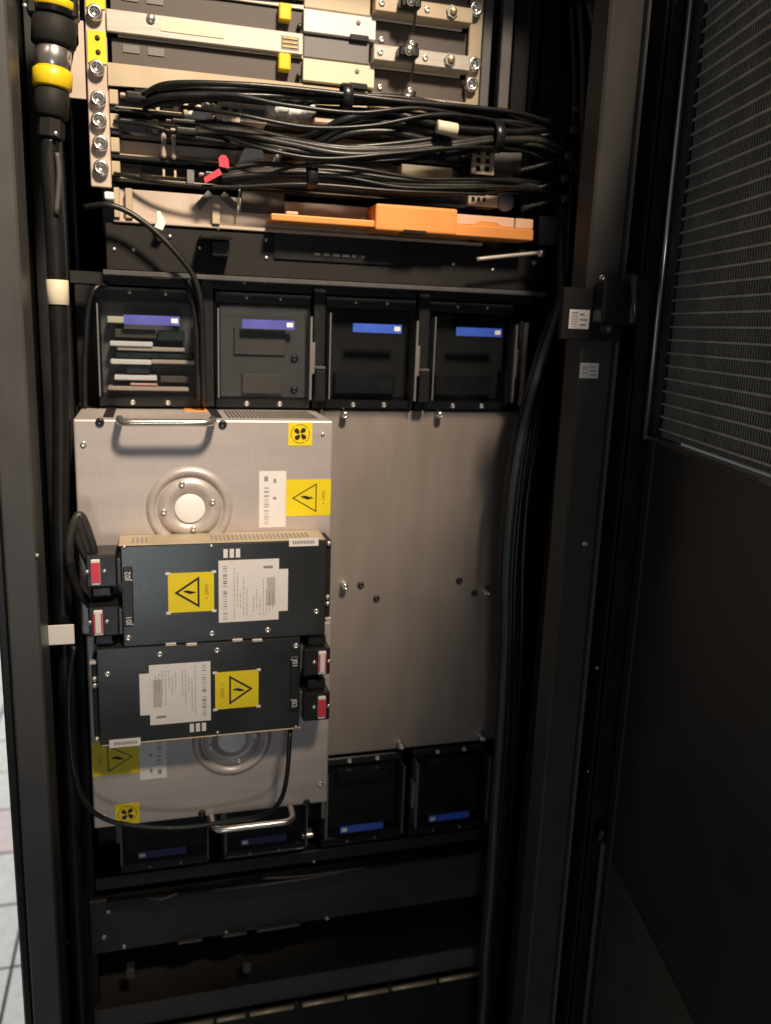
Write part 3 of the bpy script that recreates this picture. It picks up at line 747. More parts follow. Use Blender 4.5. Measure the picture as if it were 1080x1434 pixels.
# ------------------------------------------------------------------ power modules with clear covers
ZC = 1.185            # the lower half of the power area is the upper half turned by 180 degrees
XC = 0.213
def power_module(k, label, inside):
    xc = -0.0003 + 0.1403 * k
    t = thing('power_module', (xc, 0.0, 1.51), label, 'power module', 'power modules behind clear covers')
    x0, x1, z0, z1 = xc - 0.0575, xc + 0.0575, 1.4515, 1.5685
    h = MB()                                                            # open box behind the cover
    h.box(x0, x1, 0.0725, 0.076, z0, z1)
    h.box(x0 - 0.003, x0, 0.0, 0.076, z0 - 0.001, z1 + 0.001); h.box(x1, x1 + 0.003, 0.0, 0.076, z0 - 0.001, z1 + 0.001)
    h.box(x0, x1, 0.0, 0.072, z0 - 0.003, z0); h.box(x0, x1, 0.0, 0.072, z1, z1 + 0.003)
    h.build('housing', 'black_plastic', t)
    MB().box(x0 - 0.003, x1 + 0.003, -0.006, -0.0005, z1 + 0.0005, z1 + 0.014, 0.001).build('frame_bar', 'black_plastic', t)
    MB().box(x0 - 0.003, x1 + 0.003, -0.006, -0.0005, z0 - 0.012, z0 - 0.0005, 0.001).build('frame_bar', 'black_plastic', t)
    for s in (-1, 1):
        inst(S['small_screw'], 'screw', (xc + s * 0.0212, -0.0061, z1 + 0.0085), t)
        inst(S['screw'], 'screw', (xc + s * 0.0212, -0.0061, z0 - 0.0066), t)
    # clear cover: a five-sided tray with real wall thickness
    c = MB(); y0 = -0.024; w = 0.0022
    c.box(x0 + 0.0005, x1 - 0.0005, y0, y0 + w, z0 + 0.0005, z1 - 0.0005, 0.0006)
    c.box(x0 + 0.0005, x0 + 0.0005 + w, y0 + w + 0.0002, -0.0002, z0 + 0.0005, z1 - 0.0005)
    c.box(x1 - 0.0005 - w, x1 - 0.0005, y0 + w + 0.0002, -0.0002, z0 + 0.0005, z1 - 0.0005)
    c.box(x0 + 0.003, x1 - 0.003, y0 + w + 0.0002, -0.0002, z1 - 0.0005 - w, z1 - 0.0005)
    c.box(x0 + 0.003, x1 - 0.003, y0 + w + 0.0002, -0.0002, z0 + 0.0005, z0 + 0.0005 + w)
    c.build('clear_cover', 'clear', t)
    e = MB()                                                            # grey strips on the right stand in for gloss on the cover edge
    e.box(x1 - 0.001, x1 + 0.0015, -0.0265, -0.006, z0 + 0.001, z1 - 0.012)
    e.box(x1 + 0.0017, x1 + 0.0065, -0.022, -0.006, z0 + 0.033, z1 - 0.044, 0.001)
    e.build('cover_edge_gloss', 'grey_panel', t)
    MB().box(x0 - 0.0012, x0 + 0.0003, -0.0262, -0.006, z0 + 0.002, z1 - 0.006).build('cover_edge_gloss', 'grey_panel', t)  # left strip, edge gloss of the cover put in as grey
    l = MB().box(xc - 0.0285, xc + 0.0365, y0 - 0.0006, y0 - 0.0001, 1.5395, 1.5505)
    l = l.build('label_strip', 'violet' if k < 2 else 'blue', t)
    MB().box(xc + 0.0265, xc + 0.0345, y0 - 0.001, y0 - 0.0007, 1.5425, 1.548).build('strip_mark', 'white_label', l)
    if inside == 'reflections':  # bars built here stand in for reflections in the clear cover
        MB().box(x0 + 0.002, x1 - 0.002, 0.0115, 0.015, z0 + 0.003, z1 - 0.003).build('back_board', 'module_panel', t)
        for i, (a, b, z, hh, mt) in enumerate(((0.012, 0.062, 1.513, 0.006, 'white_label'), (0.02, 0.10, 1.508, 0.005, 'pink_metal'), (0.018, 0.108, 1.4995, 0.006, 'reflected_dark'),
                                               (0.012, 0.060, 1.4915, 0.006, 'white_label'), (0.060, 0.112, 1.493, 0.005, 'pink_metal'), (0.03, 0.058, 1.481, 0.009, 'slate'),
                                               (0.016, 0.066, 1.4725, 0.006, 'white_label'), (0.034, 0.066, 1.466, 0.003, 'red_text'), (0.07, 0.105, 1.470, 0.008, 'brown_panel'),
                                               (0.008, 0.104, 1.460, 0.005, 'pink_metal'), (0.010, 0.030, 1.5400, 0.008, 'cream_label'), (0.018, 0.066, 1.5235, 0.010, 'brown_panel'),
                                               (0.068, 0.10, 1.5215, 0.012, 'reflected_dark'))):
            MB().box(x0 + a, x0 + b, -0.018 + 0.003 * (i % 3), 0.011, z, z + hh, 0.001).build('circuit_or_reflection', mt, t)
    elif inside == 'panel':
        MB().box(x0 + 0.002, x1 - 0.002, -0.008, 0.03, z0 + 0.003, z1 - 0.003).build('back_board', 'post_paint', t)
        MB().box(x0 + 0.03, x1 - 0.034, -0.0125, -0.0085, z0 + 0.006, z0 + 0.032, 0.001).build('circuit_or_reflection', 'kick_paint', t)
        MB().box(x0 + 0.02, x1 - 0.03, -0.0115, -0.0085, z0 + 0.055, z0 + 0.09, 0.001).build('circuit_or_reflection', 'kick_paint', t)
        for z in (z0 + 0.012, z0 + 0.052):
            inst(S['black_plug'], 'plug', (x1 - 0.018, -0.0082, z), t)
    else:
        MB().box(x0 + 0.002, x1 - 0.002, 0.012, 0.02, z0 + 0.003, z1 - 0.003).build('back_board', 'dark_paint', t)
        MB().box(x0 + 0.012, x1 - 0.02, 0.002, 0.0115, z0 + 0.006, z0 + 0.035, 0.002).build('circuit_or_reflection', 'black_plastic', t)
    return t
tops = [power_module(0, 'first power module from the left in the upper row, pale boards behind its clear cover', 'reflections'),
        power_module(1, 'second power module in the upper row, grey panel and dim blue strip behind its cover', 'panel'),
        power_module(2, 'third power module in the upper row, dark inside with a bright blue strip', 'dark'),
        power_module(3, 'rightmost power module in the upper row, next to the loose vertical cables', 'dark')]
spin = Matrix.Translation((XC, 0, ZC)) @ Matrix.Rotation(R(180), 4, 'Y') @ Matrix.Translation((-XC, 0, -ZC))
def turned(o, centre, label):
    c = copy_tree(o)
    p = Vector(o.location)
    c.location = (2 * centre[0] - p.x, p.y, 2 * centre[1] - p.z)
    c.rotation_euler = (0, R(180), 0)
    c['label'] = label
    return c
dark = tops[2]
low_left = turned(tops[3], (XC, ZC), 'upside-down power module left of the lower row, mostly hidden below the lower fan unit')
low_mid = turned(tops[2], (XC, ZC), 'upside-down power module with a strip darkened for shade below the lower fan handle')
def lower_module(src, xc, label):
    c = turned(src, (XC, ZC), label)
    c.location.x = xc
    return c
lower_module(tops[3], 0.290, 'upside-down power module just under the left part of the steel cover plate')
lower_module(tops[2], 0.4265, 'upside-down power module at the lower right, under the right end of the cover plate')
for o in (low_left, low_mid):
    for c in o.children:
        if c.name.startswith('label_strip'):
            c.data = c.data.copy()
            c.data.materials[0] = M['shaded_violet']  # shade on these two strips put into their colour
# black dividers between the modules
for k, x in enumerate((0.0700, 0.2104, 0.3507)):
    t = tag(MB().box(x - 0.0075, x + 0.0075, -0.014, 0.07, 1.4405, 1.60, 0.001).build('divider', 'black_plastic'),
            'black upright divider ' + ('between the two left power modules of the upper row', 'between the two middle power modules of the upper row', 'between the two right power modules of the upper row')[k], 'divider', 'dividers between power modules')
    if k:
        MB().box(x - 0.0072, x + 0.0072, -0.024, -0.0145, 1.4910, 1.495, 0.001).build('catch_plate', 'post_paint', t)
        MB().box(x - 0.0072, x + 0.0072, -0.028, -0.0145, 1.450, 1.4905, 0.002).build('catch', 'black_plastic', t)
t = tag(MB().box(0.4925, 0.4985, -0.02, 0.05, 1.4475, 1.560, 0.001).build('end_bracket', 'beige_metal'), 'narrow pale upright bracket right of the upper row of power modules', 'bracket')
MB().box(0.4865, 0.492, -0.018, -0.004, 1.535, 1.562, 0.001).build('bracket_tab', 'post_paint', t)
MB().box(0.470, 0.4915, -0.018, 0.03, 1.4475, 1.495, 0.002).build('end_catch', 'black_plastic', t)
# power frame behind the modules
pf = thing('power_enclosure', (0.2, 0.05, 0.75), 'black sheet metal frame that carries the power modules and cover plate', 'frame')
MB().box(-0.09, 0.512, 0.004, 0.04, 1.5845, 1.5995, 0.001).build('top_rail', 'black_paint', pf)
MB().box(-0.09, 0.512, 0.02, 0.10, 0.9330, 1.4360).build('middle_sheet', 'black_paint', pf)
MB().box(-0.09, 0.512, 0.080, 0.10, 1.4362, 1.60).build('back_sheet', 'black_paint', pf)
MB().box(-0.09, 0.512, 0.080, 0.10, 0.7800, 0.9325).build('back_sheet', 'black_paint', pf)
MB().box(-0.09, 0.512, 0.0, 0.02, 0.7605, 0.7795, 0.001).build('bottom_rail', 'black_paint', pf)
for p in ((0.1171, 0, 1.5948), (0.1429, 0, 1.5969), (0.2203, -0.001, 0.7614), (0.3983, 0, 1.6092)):
    inst(S['small_screw'], 'screw', (p[0], 0.0 if p[2] < 1 else 0.0035, p[2]), pf)

# ------------------------------------------------------------------ large steel cover plate
cp = thing('cover_plate', (0.3, 0.0, 0.93), 'large bare steel cover plate right of the fan units', 'cover plate')
MB().box(0.0, 0.5085, 0.0, 0.0025, 0.9335, 1.4368, 0.0006).build('plate', 'plate_steel', cp)
for p in ((0.2476, 0, 1.4315), (0.3804, 0, 1.4326), (0.2539, 0, 1.1942), (0.4661, 0, 1.1742), (0.3456, 0, 0.9427), (0.4745, 0, 0.9425)):
    inst(S['thumb_screw'], 'thumb_screw', (p[0], -0.0002, p[2]), cp)
for p in ((0.2787, 0, 1.192), (0.3023, 0, 1.1707), (0.426, 0, 1.1914), (0.4506, 0, 1.1717)):
    inst(S['black_plug'], 'black_plug', (p[0], -0.0002, p[2]), cp)

# ------------------------------------------------------------------ fan units
FX, FZ = 0.0650, 1.1850
def warning(x0, x1, z0, z1, y, parent, tipdir=-1, thin=0.0016, clips=False):
    """yellow high-voltage sticker lying on its side: the triangle points along tipdir"""
    l = MB().box(x0, x1, y - 0.0005, y - 0.0001, z0, z1).build('warning_label', 'yellow', parent)
    yy = y - 0.0006
    zc = (z0 + z1) / 2
    hgt = (z1 - z0) * 0.40
    w = (x1 - x0)
    xt = x0 + w * 0.13 if tipdir < 0 else x1 - w * 0.13
    xb = x0 + w * 0.68 if tipdir < 0 else x1 - w * 0.68
    bm = bmesh.new()
    out = [(xt, zc), (xb, zc + hgt), (xb, zc - hgt)]
    cx_ = sum(p[0] for p in out) / 3
    k = 1 - thin / (abs(xb - xt) / 3)
    inn = [(cx_ + (p[0] - cx_) * k, zc + (p[1] - zc) * k) for p in out]
    A = [bm.verts.new((p[0], yy, p[1])) for p in out]
    B = [bm.verts.new((p[0], yy, p[1])) for p in inn]
    for i in range(3):
        bm.faces.new((A[i], A[(i + 1) % 3], B[(i + 1) % 3], B[i]))
    m = MB(); m._add(bm)
    m.build('triangle', 'black_ink', l)
    # lightning arrow pointing the same way as the triangle's tip
    s = abs(xb - xt) * 0.20
    up = [(0.15, 1.25), (-0.40, -0.05), (0.14, 0.08), (-0.08, -0.58), (-0.26, -0.50), (-0.10, -1.25), (0.32, -0.62), (0.10, -0.66), (0.46, 0.36), (0.0, 0.25), (0.36, 1.25)]
    pts = [(-v, u) for u, v in up]
    m = MB()
    cc = xt + (xb - xt) * 0.62
    bm = bmesh.new()
    vs = [bm.verts.new((cc + tipdir * -1 * px * s, yy, zc + pz * s)) for px, pz in pts]
    f = bm.faces.new(vs)
    bmesh.ops.triangulate(bm, faces=[f])
    m._add(bm)
    m.build('lightning_arrow', 'black_ink', l)
    xtxt = x0 + w * 0.84 if tipdir < 0 else x1 - w * 0.84
    text_mesh('> 240V', (z1 - z0) * 0.135, (xtxt, zc), yy, 'brown_ink', 'lettering', l, 90)
    if clips:
        for a, b in ((x0, z0), (x1, z0), (x1, z1), (x0, z1)):
            MB().box(a - 0.0025, a + 0.0025, y - 0.0010, y - 0.00065, b - 0.0015, b + 0.0015).build('clip', 'white_label', l)
    return l

fa = thing('fan_unit', (FX, -0.06, FZ), 'upper steel fan unit with a handle along its top edge and a round embossed hub', 'fan unit', 'steel fan units')
X0, X1, Y0, ZT1, ZB1 = -0.0825, 0.2085, -0.12, 1.4365, 1.1860
MB().box(X0, X1, Y0, -0.001, ZB1, ZT1, 0.0022, 2).build('housing', 'fan_steel', fa)
hub = (0.0411, Y0, 1.3336)
m = MB(); m.lathe(hub, (0, -1, 0), [(0.0500, -0.0008), (0.0480, 0.0014), (0.0455, 0.0036), (0.0425, 0.0040), (0.0395, 0.0026), (0.0380, 0.0002), (0.0372, -0.0008)], 64)
m.build('hub_ring', 'fan_steel', fa)
m = MB(); m.lathe(hub, (0, -1, 0), [(0.0365, -0.0002), (0.0365, 0.0002), (0.018, 0.0004), (0.018, 0.0001)], 64)
m.build('hub_plate', 'fan_steel', fa)
m = MB(); m.lathe(hub, (0, -1, 0), [(0.0172, 0.0001), (0.0172, 0.0018), (0.0160, 0.0024), (0.0, 0.0026)], 48)
m.build('hub_disc', 'white_plastic', fa)
for px, pz in ((255, 678), (298, 703), (230, 717), (271, 741)):
    pass
for p in ((0.0326, -0.1215, 1.3627), (0.0671, -0.1215, 1.3411), (0.0121, -0.1215, 1.3304), (0.0448, -0.1215, 1.3091)):
    inst(S['screw'], 'hub_screw', (p[0], Y0 - 0.0008, p[2]), fa)
m = MB(); a, b = (-0.0332, -0.15, 1.4372), (0.0674, -0.15, 1.441)
m.tube([(a[0], Y0, a[2]), (a[0], Y0 - 0.012, a[2]), (a[0] + 0.001, Y0 - 0.024, a[2]), (a[0] + 0.006, Y0 - 0.031, a[2]), (a[0] + 0.016, Y0 - 0.033, a[2]), ((a[0] + b[0]) / 2, Y0 - 0.033, a[2]), (b[0] - 0.016, Y0 - 0.033, a[2]), (b[0] - 0.006, Y0 - 0.031, a[2]), (b[0] - 0.001, Y0 - 0.024, a[2]), (b[0], Y0 - 0.012, a[2]), (b[0], Y0, a[2])], 0.0042, 12, 5)
m.build('handle', 'chrome', fa)
for p in ((-0.0545, -0.12, 1.4336), (0.0792, -0.12, 1.4318)):
    inst(S['black_plug'], 'black_plug', (p[0], Y0 - 0.0001, p[2]), fa)
p = (-0.0726, -0.12, 1.4089); inst(S['screw'], 'screw', (p[0], Y0 - 0.0001, p[2]), fa)
p = (0.1961, -0.12, 1.4205); inst(S['small_screw'], 'screw', (p[0], Y0 - 0.0001, p[2]), fa)
# fan sticker: ring and four blades
rc = (0.155, 0.1834, 1.4347, 1.4069)
l = MB().box(rc[0], rc[1], Y0 - 0.0005, Y0 - 0.0001, rc[3], rc[2]).build('fan_label', 'yellow', fa)
cx_, cz_, rr = (rc[0] + rc[1]) / 2, (rc[2] + rc[3]) / 2, (rc[1] - rc[0]) * 0.40
bm = bmesh.new(); n = 40
A = [bm.verts.new((cx_ + rr * math.cos(2 * math.pi * k / n), Y0 - 0.0006, cz_ + rr * math.sin(2 * math.pi * k / n))) for k in range(n)]
B = [bm.verts.new((cx_ + rr * 0.91 * math.cos(2 * math.pi * k / n), Y0 - 0.0006, cz_ + rr * 0.91 * math.sin(2 * math.pi * k / n))) for k in range(n)]
for k in range(n):
    if k % 10 != 3:
        bm.faces.new((A[k], A[(k + 1) % n], B[(k + 1) % n], B[k]))
m = MB(); m._add(bm); m.build('ring', 'brown_ink', l)
for q in range(4):
    an = R(40 + 90 * q)
    bm = bmesh.new(); vs = []
    for k in range(16):
        u = 2 * math.pi * k / 16
        ex, ez = rr * 0.42 + rr * 0.33 * math.cos(u), rr * 0.24 * math.sin(u) * (1 + 0.35 * math.cos(u)) + rr * 0.08
        vs.append(bm.verts.new((cx_ + ex * math.cos(an) - ez * math.sin(an), Y0 - 0.0006, cz_ + ex * math.sin(an) + ez * math.cos(an))))
    bm.faces.new(vs)
    m = MB(); m._add(bm); m.build('fan_blade', 'black_ink', l)
warning(0.1532, 0.2075, 1.3215, 1.3660, Y0, fa, -1, 0.0013)
rc = (0.1211, 0.153, 1.3766, 1.3083)
l = MB().box(rc[0], rc[1], Y0 - 0.0006, Y0 - 0.0001, rc[3], rc[2]).build('barcode_label', 'white_label', fa)
barcode(rc[0] + 0.006, rc[0] + 0.0115, rc[3] + 0.005, rc[2] - 0.018, Y0 - 0.0007, l, 'grey_ink', 18)
m = MB(); m.box(rc[0] + 0.017, rc[0] + 0.020, Y0 - 0.0008, Y0 - 0.0007, rc[2] - 0.014, rc[2] - 0.009); m.box(rc[0] + 0.0165, rc[0] + 0.0205, Y0 - 0.0008, Y0 - 0.0007, rc[2] - 0.034, rc[2] - 0.031); m.box(rc[0] + 0.006, rc[0] + 0.0105, Y0 - 0.0008, Y0 - 0.0007, rc[2] - 0.012, rc[2] - 0.006); m.build('print', 'grey_ink', l)
# top face: seam strips, vent slots and an orange tab
MB().box(-0.052, -0.041, -0.100, -0.004, ZT1 + 0.0001, ZT1 + 0.0015).build('top_strap', 'dark_paint', fa)
MB().box(0.070, 0.080, -0.100, -0.004, ZT1 + 0.0001, ZT1 + 0.0015).build('top_strap', 'dark_paint', fa)
MB().box(0.040, 0.068, -0.03, -0.006, ZT1 + 0.0001, ZT1 + 0.0015).build('top_tab', 'orange', fa)
m = MB()
for k in range(24):
    for j in range(4):
        m.box(0.088 + k * 0.0045, 0.0905 + k * 0.0045, -0.095 + j * 0.02, -0.083 + j * 0.02, ZT1 + 0.0001, ZT1 + 0.0006)
m.build('top_vent', 'black_paint', fa)['kind'] = 'stuff'
fb = turned(fa, (FX, FZ), 'lower steel fan unit, upside down, handle along its bottom edge')

# ------------------------------------------------------------------ dark converter modules in front of the fans
ca = thing('power_converter', (FX, -0.14, FZ), 'upper dark power converter with its warning sticker left of the white label', 'power converter', 'dark power converters')
cX0, cX1, cZ0, cZ1, cY = -0.0355, 0.1948, 1.1855, 1.3025, -0.165
MB().box(cX0, cX1, cY, -0.122, cZ0, cZ1, 0.0012, 2).build('housing', 'slate', ca)
MB().box(cX0 - 0.002, cX1 - 0.002, cY - 0.0005, -0.1215, cZ1 + 0.0001, cZ1 + 0.0016, 0.0006).build('top_plate', 'beige_metal', ca)
m = MB()
x = cX0 + 0.012
k = 0
while x < cX1 - 0.02:
    if not (0.027 < x - cX0 < 0.094):
        m.box(x, x + 0.0022, cY + 0.008, cY + 0.030, cZ1 + 0.0017, cZ1 + 0.0022)
    x += 0.0048
m.build('vent_slots', 'grey_ink', ca)['kind'] = 'stuff'
rc = (0.0141, 0.0648, 1.2697, 1.2231)
warning(rc[0], rc[1], rc[3], rc[2], cY, ca, -1, 0.0022, True)
rc = (0.1382, 0.1496, 1.2694, 1.2183)
MB().box(rc[0] - 0.010, rc[1], cY - 0.0004, cY - 0.0001, rc[3], rc[2]).build('under_label', 'white_label', ca)
rc = (0.07, 0.1388, 1.2824, 1.2083)
l = MB().box(rc[0], rc[1], cY - 0.0009, cY - 0.0005, rc[3], rc[2]).build('spec_label', 'white_label', ca)
barcode(rc[0] + 0.005, rc[0] + 0.0095, rc[3] + 0.004, rc[2] - 0.004, cY - 0.001, l, 'grey_ink', 22)
print_lines(rc[0] + 0.016, rc[0] + 0.034, rc[3] + 0.004, rc[2] - 0.006, cY - 0.001, l, 5, 'faint_ink')
print_lines(rc[0] + 0.038, rc[0] + 0.064, rc[3] + 0.003, rc[2] - 0.02, cY - 0.001, l, 7, 'faint_ink')
MB().box(rc[1] - 0.014, rc[1] - 0.004, cY - 0.0011, cY - 0.001, rc[3] + 0.018, rc[2] - 0.022).build('print', 'faint_ink', l)
MB().box(rc[1] - 0.018, rc[1] - 0.007, cY - 0.0011, cY - 0.001, rc[2] - 0.011, rc[2] - 0.008).build('print', 'grey_ink', l)
for k in range(3):
    r3 = (0.0756, 0.0804, 1.2956, 1.2853)
    w_ = (r3[1] - r3[0])
    MB().box(r3[0] + k * w_ * 1.45, r3[0] + k * w_ * 1.45 + w_, cY - 0.0005, cY - 0.0001, r3[3], r3[2]).build('small_label', 'white_label', ca)
rc = (0.1501, 0.1845, 1.306, 1.2963)
l = MB().box(rc[0], rc[1], cY - 0.0016, cY - 0.0007, rc[3], rc[2]).build('long_label', 'white_label', ca)
m = MB()
for k in range(10):
    m.box(rc[0] + 0.004 + k * 0.0026, rc[0] + 0.0058 + k * 0.0026, cY - 0.0018, cY - 0.0017, rc[3] + 0.003, rc[2] - 0.003)
m.build('print', 'grey_ink', l)
rc = (-0.0337, -0.0235, 1.2791, 1.2095)
l = MB().box(rc[0], rc[1], cY - 0.0022, cY - 0.0001, rc[3], rc[2], 0.0008).build('port_strip', 'black_plastic', ca)
text_mesh('J02', 0.0085, ((rc[0] + rc[1]) / 2, rc[2] - 0.010), cY - 0.0024, 'white_label', 'lettering', l, 90)
text_mesh('J01', 0.0085, ((rc[0] + rc[1]) / 2, rc[3] + 0.008), cY - 0.0024, 'white_label', 'lettering', l, 90)
for p in ((-0.03, -0.165, 1.1963), (0.0622, -0.165, 1.1955), (0.1263, -0.165, 1.1958), (0.1837, -0.165, 1.2154), (0.0622, -0.165, 1.2994), (-0.0316, -0.165, 1.3018)):
    inst(S['screw'] if p[2] < 1.29 else S['small_screw'], 'screw', (p[0], cY - 0.0001, p[2]), ca)
sb = MB().box(cX1 + 0.0005, cX1 + 0.0065, cY + 0.006, -0.1225, cZ0 + 0.020, cZ1 - 0.002, 0.0006).build('side_bracket', 'dark_paint', ca)
for z in (cZ1 - 0.006, cZ1 - 0.072, cZ1 - 0.080):
    m = MB(); m.lathe((cX1 + 0.0035, cY + 0.0058, z), (0, -1, 0), [(0.0034, 0), (0.0034, 0.002), (0.002, 0.0035), (0, 0.0035)], 12); m.build('screw', 'screw', sb)
MB().box(cX1 + 0.001, cX1 + 0.0085, cY + 0.004, cY + 0.012, cZ0 + 0.016, cZ0 + 0.0195, 0.0006).build('bracket_foot', 'bar_steel', sb)
for z0, z1 in ((1.2581, 1.2869), (1.1992, 1.2288)):
    MB().box(cX0 - 0.0042, cX0 - 0.0004, cY + 0.004, -0.13, z0, z1, 0.0006).build('side_clip', 'post_paint', ca)
for x in (0.0, 0.075):
    MB().box(x + 0.01, x + 0.022, cY - 0.003, cY - 0.0002, cZ0 - 0.0015, cZ0 + 0.0022, 0.0006).build('lower_clip', 'bar_steel', ca)
cb = turned(ca, (FX, FZ), 'lower dark power converter, upside down, warning sticker right of the white label')

def plug(rc, tilt, bright, label):
    x0, x1, z1, z0 = rc
    t = thing('power_plug', ((x0 + x1) / 2, -0.15, (z0 + z1) / 2), label, 'plug', 'black power plugs on the converters')
    MB().box(x0, x1, -0.168, -0.125, z0, z1, 0.002, 2).build('body', 'black_plastic', t)
    MB().box(x0 + 0.004, x1 - 0.006, -0.160, -0.128, z0 - 0.014, z0 - 0.0002, 0.003, 2).build('cable_boot', 'black_plastic', t)
    xm, zm = x0 + 0.0105, (z0 + z1) / 2
    lt = MB().box(xm - 0.0048, xm + 0.0048, -0.1725, -0.1682, zm - 0.0145, zm + 0.0145, 0.001).build('latch', 'white_label', t)
    MB().box(xm - 0.0047, xm + 0.0047, -0.1732, -0.1726, zm - 0.0112, zm + 0.0112).build('latch_label', 'red', lt)
    if bright:
        MB().box(xm - 0.0028, xm + 0.0028, -0.1737, -0.1733, zm - 0.0112, zm + 0.0112).build('latch_strip', 'white_label', lt)
    for s in (-1, 1):
        m = MB(); m.lathe((xm + s * 0.009, -0.1682, zm), (0, -1, 0), [(0.0026, 0), (0.0026, 0.001), (0.0016, 0.0018), (0, 0.0018)], 12); m.build('screw', 'screw', t)
    return t
pa = plug((-0.0723, -0.0395, 1.2945, 1.2573), 0, False, 'black plug with a solid red latch left of the upper converter')
pb_ = plug((-0.0716, -0.039, 1.2351, 1.2006), 0, True, 'black plug with a red and white latch at the lower left of the upper converter')
turned(pb_, (FX, FZ), 'black plug with a red and white latch right of the lower converter')
turned(pa, (FX, FZ), 'black plug with a solid red latch at the lower right of the lower converter')

# ------------------------------------------------------------------ big power cord at the upper left
pc = thing('supply_cable', (-0.088, -0.12, 1.30), 'thick black power cord with yellow-ringed connector running down the left side', 'power cord')
def ring(p0, p1, r, name, mt, bev=0.0012, parent=pc):
    m = MB(); m.cyl(p0, p1, r, 28, bev); return m.build(name, mt, parent)
ax = Vector((-0.010, 0, -0.13)).normalized()
def on(z):            # point of the connector axis at height z
    return Vector((-0.083, -0.12, 1.84)) + ax * ((1.84 - z) / -ax.z)
ring(on(1.93), on(1.836), 0.0200, 'mating_shell', 'black_plastic')
MB().box(-0.108, -0.060, -0.130, -0.110, 1.8345, 1.90, 0.002).build('socket_flange', 'black_plastic', pc)
ring(on(1.8500), on(1.8415), 0.0208, 'yellow_collar', 'yellow_plastic')
ring(on(1.8340), on(1.8085), 0.0212, 'coupling_nut', 'dark_paint', 0.002)
ring(on(1.8080), on(1.7875), 0.0172, 'sleeve', 'chrome', 0.0015)
ring(on(1.7870), on(1.7695), 0.0190, 'yellow_ring', 'yellow_plastic', 0.0015)
ring(on(1.7690), on(1.7420), 0.0165, 'gland', 'dark_paint', 0.002)
m = MB(); m.cyl(on(1.7415), on(1.722), 0.0135, 8, 0.0015); m.build('gland_nut', 'dark_paint', pc)
m = MB(); m.tube([on(1.722), on(1.70), (-0.0925, -0.12, 1.64), (-0.0925, -0.12, 1.57), (-0.094, -0.118, 1.45), (-0.101, -0.112, 1.30), (-0.104, -0.105, 1.1), (-0.106, -0.09, 0.9), (-0.108, -0.08, 0.4), (-0.108, -0.07, 0.05)], 0.0095, 16)
m.build('cord', 'rubber', pc)
m = MB(); m.cyl((-0.0922, -0.12, 1.558), (-0.0920, -0.12, 1.5835), 0.0112, 24, 0.0005); m.build('cord_tag', 'cream_label', pc)
for p in ((-0.1089, -0.131, 1.8395), (-0.0691, -0.131, 1.8406), (-0.0858, -0.135, 1.7251)):
    inst(S['small_screw'], 'screw', p, pc)
m = MB(); m.tube([(-0.0857, -0.13, 1.7078), (-0.0846, -0.13, 1.6868), (-0.089, -0.13, 1.6484)], 0.0028, 8); m.build('cord_highlight', 'post_paint', pc)  # thin grey tube stands in for the dim highlight along the cord
tag(MB().rect((-0.1242, -0.0896, 1.2056, 1.182), -0.137, -0.1355, 0.0006).build('cable_tag', 'white_label'), 'blank white tag on the dark cables left of the plugs', 'tag')

# ------------------------------------------------------------------ loose cables
def cable(pts, r, label, group, name='cable', mt='rubber'):
    m = MB(); m.tube(pts, r, 10, 7)
    return tag(m.build(name, mt), label, 'cable', group)
def rank(k, dzs, what):
    if dzs[k] == max(dzs):
        return 'uppermost ' + what
    if dzs[k] == min(dzs):
        return 'lowest ' + what
    return what
def jig(pts, dz, dy, amp=0.0035):
    out = []
    for i, p in enumerate(pts):
        e = 0.35 if i == 0 else 1.0
        out.append((p[0], p[1] + dy + random.uniform(-amp, amp) * e, p[2] + dz + random.uniform(-amp, amp) * e))
    return out
TOPB = [(-0.0007, -0.045, 1.7884), (0.0284, -0.06, 1.7952), (0.0992, -0.07, 1.7986), (0.1789, -0.075, 1.8011), (0.2885, -0.075, 1.8052), (0.3795, -0.07, 1.8049), (0.4543, -0.06, 1.8019), (0.5138, -0.05, 1.7927), (0.5449, -0.04, 1.754), (0.5662, -0.03, 1.6763)]
TB = ((0, 0, 0.0042), (-0.004, 0.006, 0.0036), (0.005, 0.004, 0.0034), (-0.006, -0.002, 0.0038), (-0.010, 0.008, 0.0034), (0.001, -0.008, 0.0032))
for k, (dz, dy, r) in enumerate(TB):
    cable(jig(TOPB, dz, dy), r, rank(k, [b[0] for b in TB], 'black cable of the top bundle crossing just below the cream lever bar'), 'cables of the top bundle')
MIDB = [(0.0549, -0.045, 1.7601), (0.1001, -0.06, 1.7576), (0.155, -0.075, 1.7498), (0.2196, -0.085, 1.7445), (0.2879, -0.085, 1.7511), (0.3599, -0.08, 1.7661), (0.4184, -0.07, 1.7787), (0.4801, -0.06, 1.7828), (0.5263, -0.05, 1.7665), (0.55, -0.04, 1.7014)]
BB = ((0.004, 0.002, 0.0030), (0.0, -0.002, 0.0030), (-0.004, -0.004, 0.0030), (-0.008, -0.001, 0.0028), (0.007, 0.006, 0.0032), (0.002, 0.008, 0.0030), (-0.011, 0.004, 0.0027))
for k, (dz, dy, r) in enumerate(BB):
    cable(jig(MIDB, dz, dy, 0.0022), r, rank(k, [b[0] for b in BB], 'glossy grey-black cable of the sagging middle bundle'), 'cables of the middle bundle', mt='grey_rubber' if k in (1, 2, 3) else 'rubber')
LOOP = [(0.1547, -0.05, 1.7489), (0.1898, -0.065, 1.7593), (0.2215, -0.08, 1.7777), (0.2692, -0.085, 1.7858), (0.3126, -0.085, 1.7837), (0.3591, -0.08, 1.7795), (0.4368, -0.07, 1.7853), (0.5017, -0.055, 1.789), (0.5379, -0.045, 1.7352)]
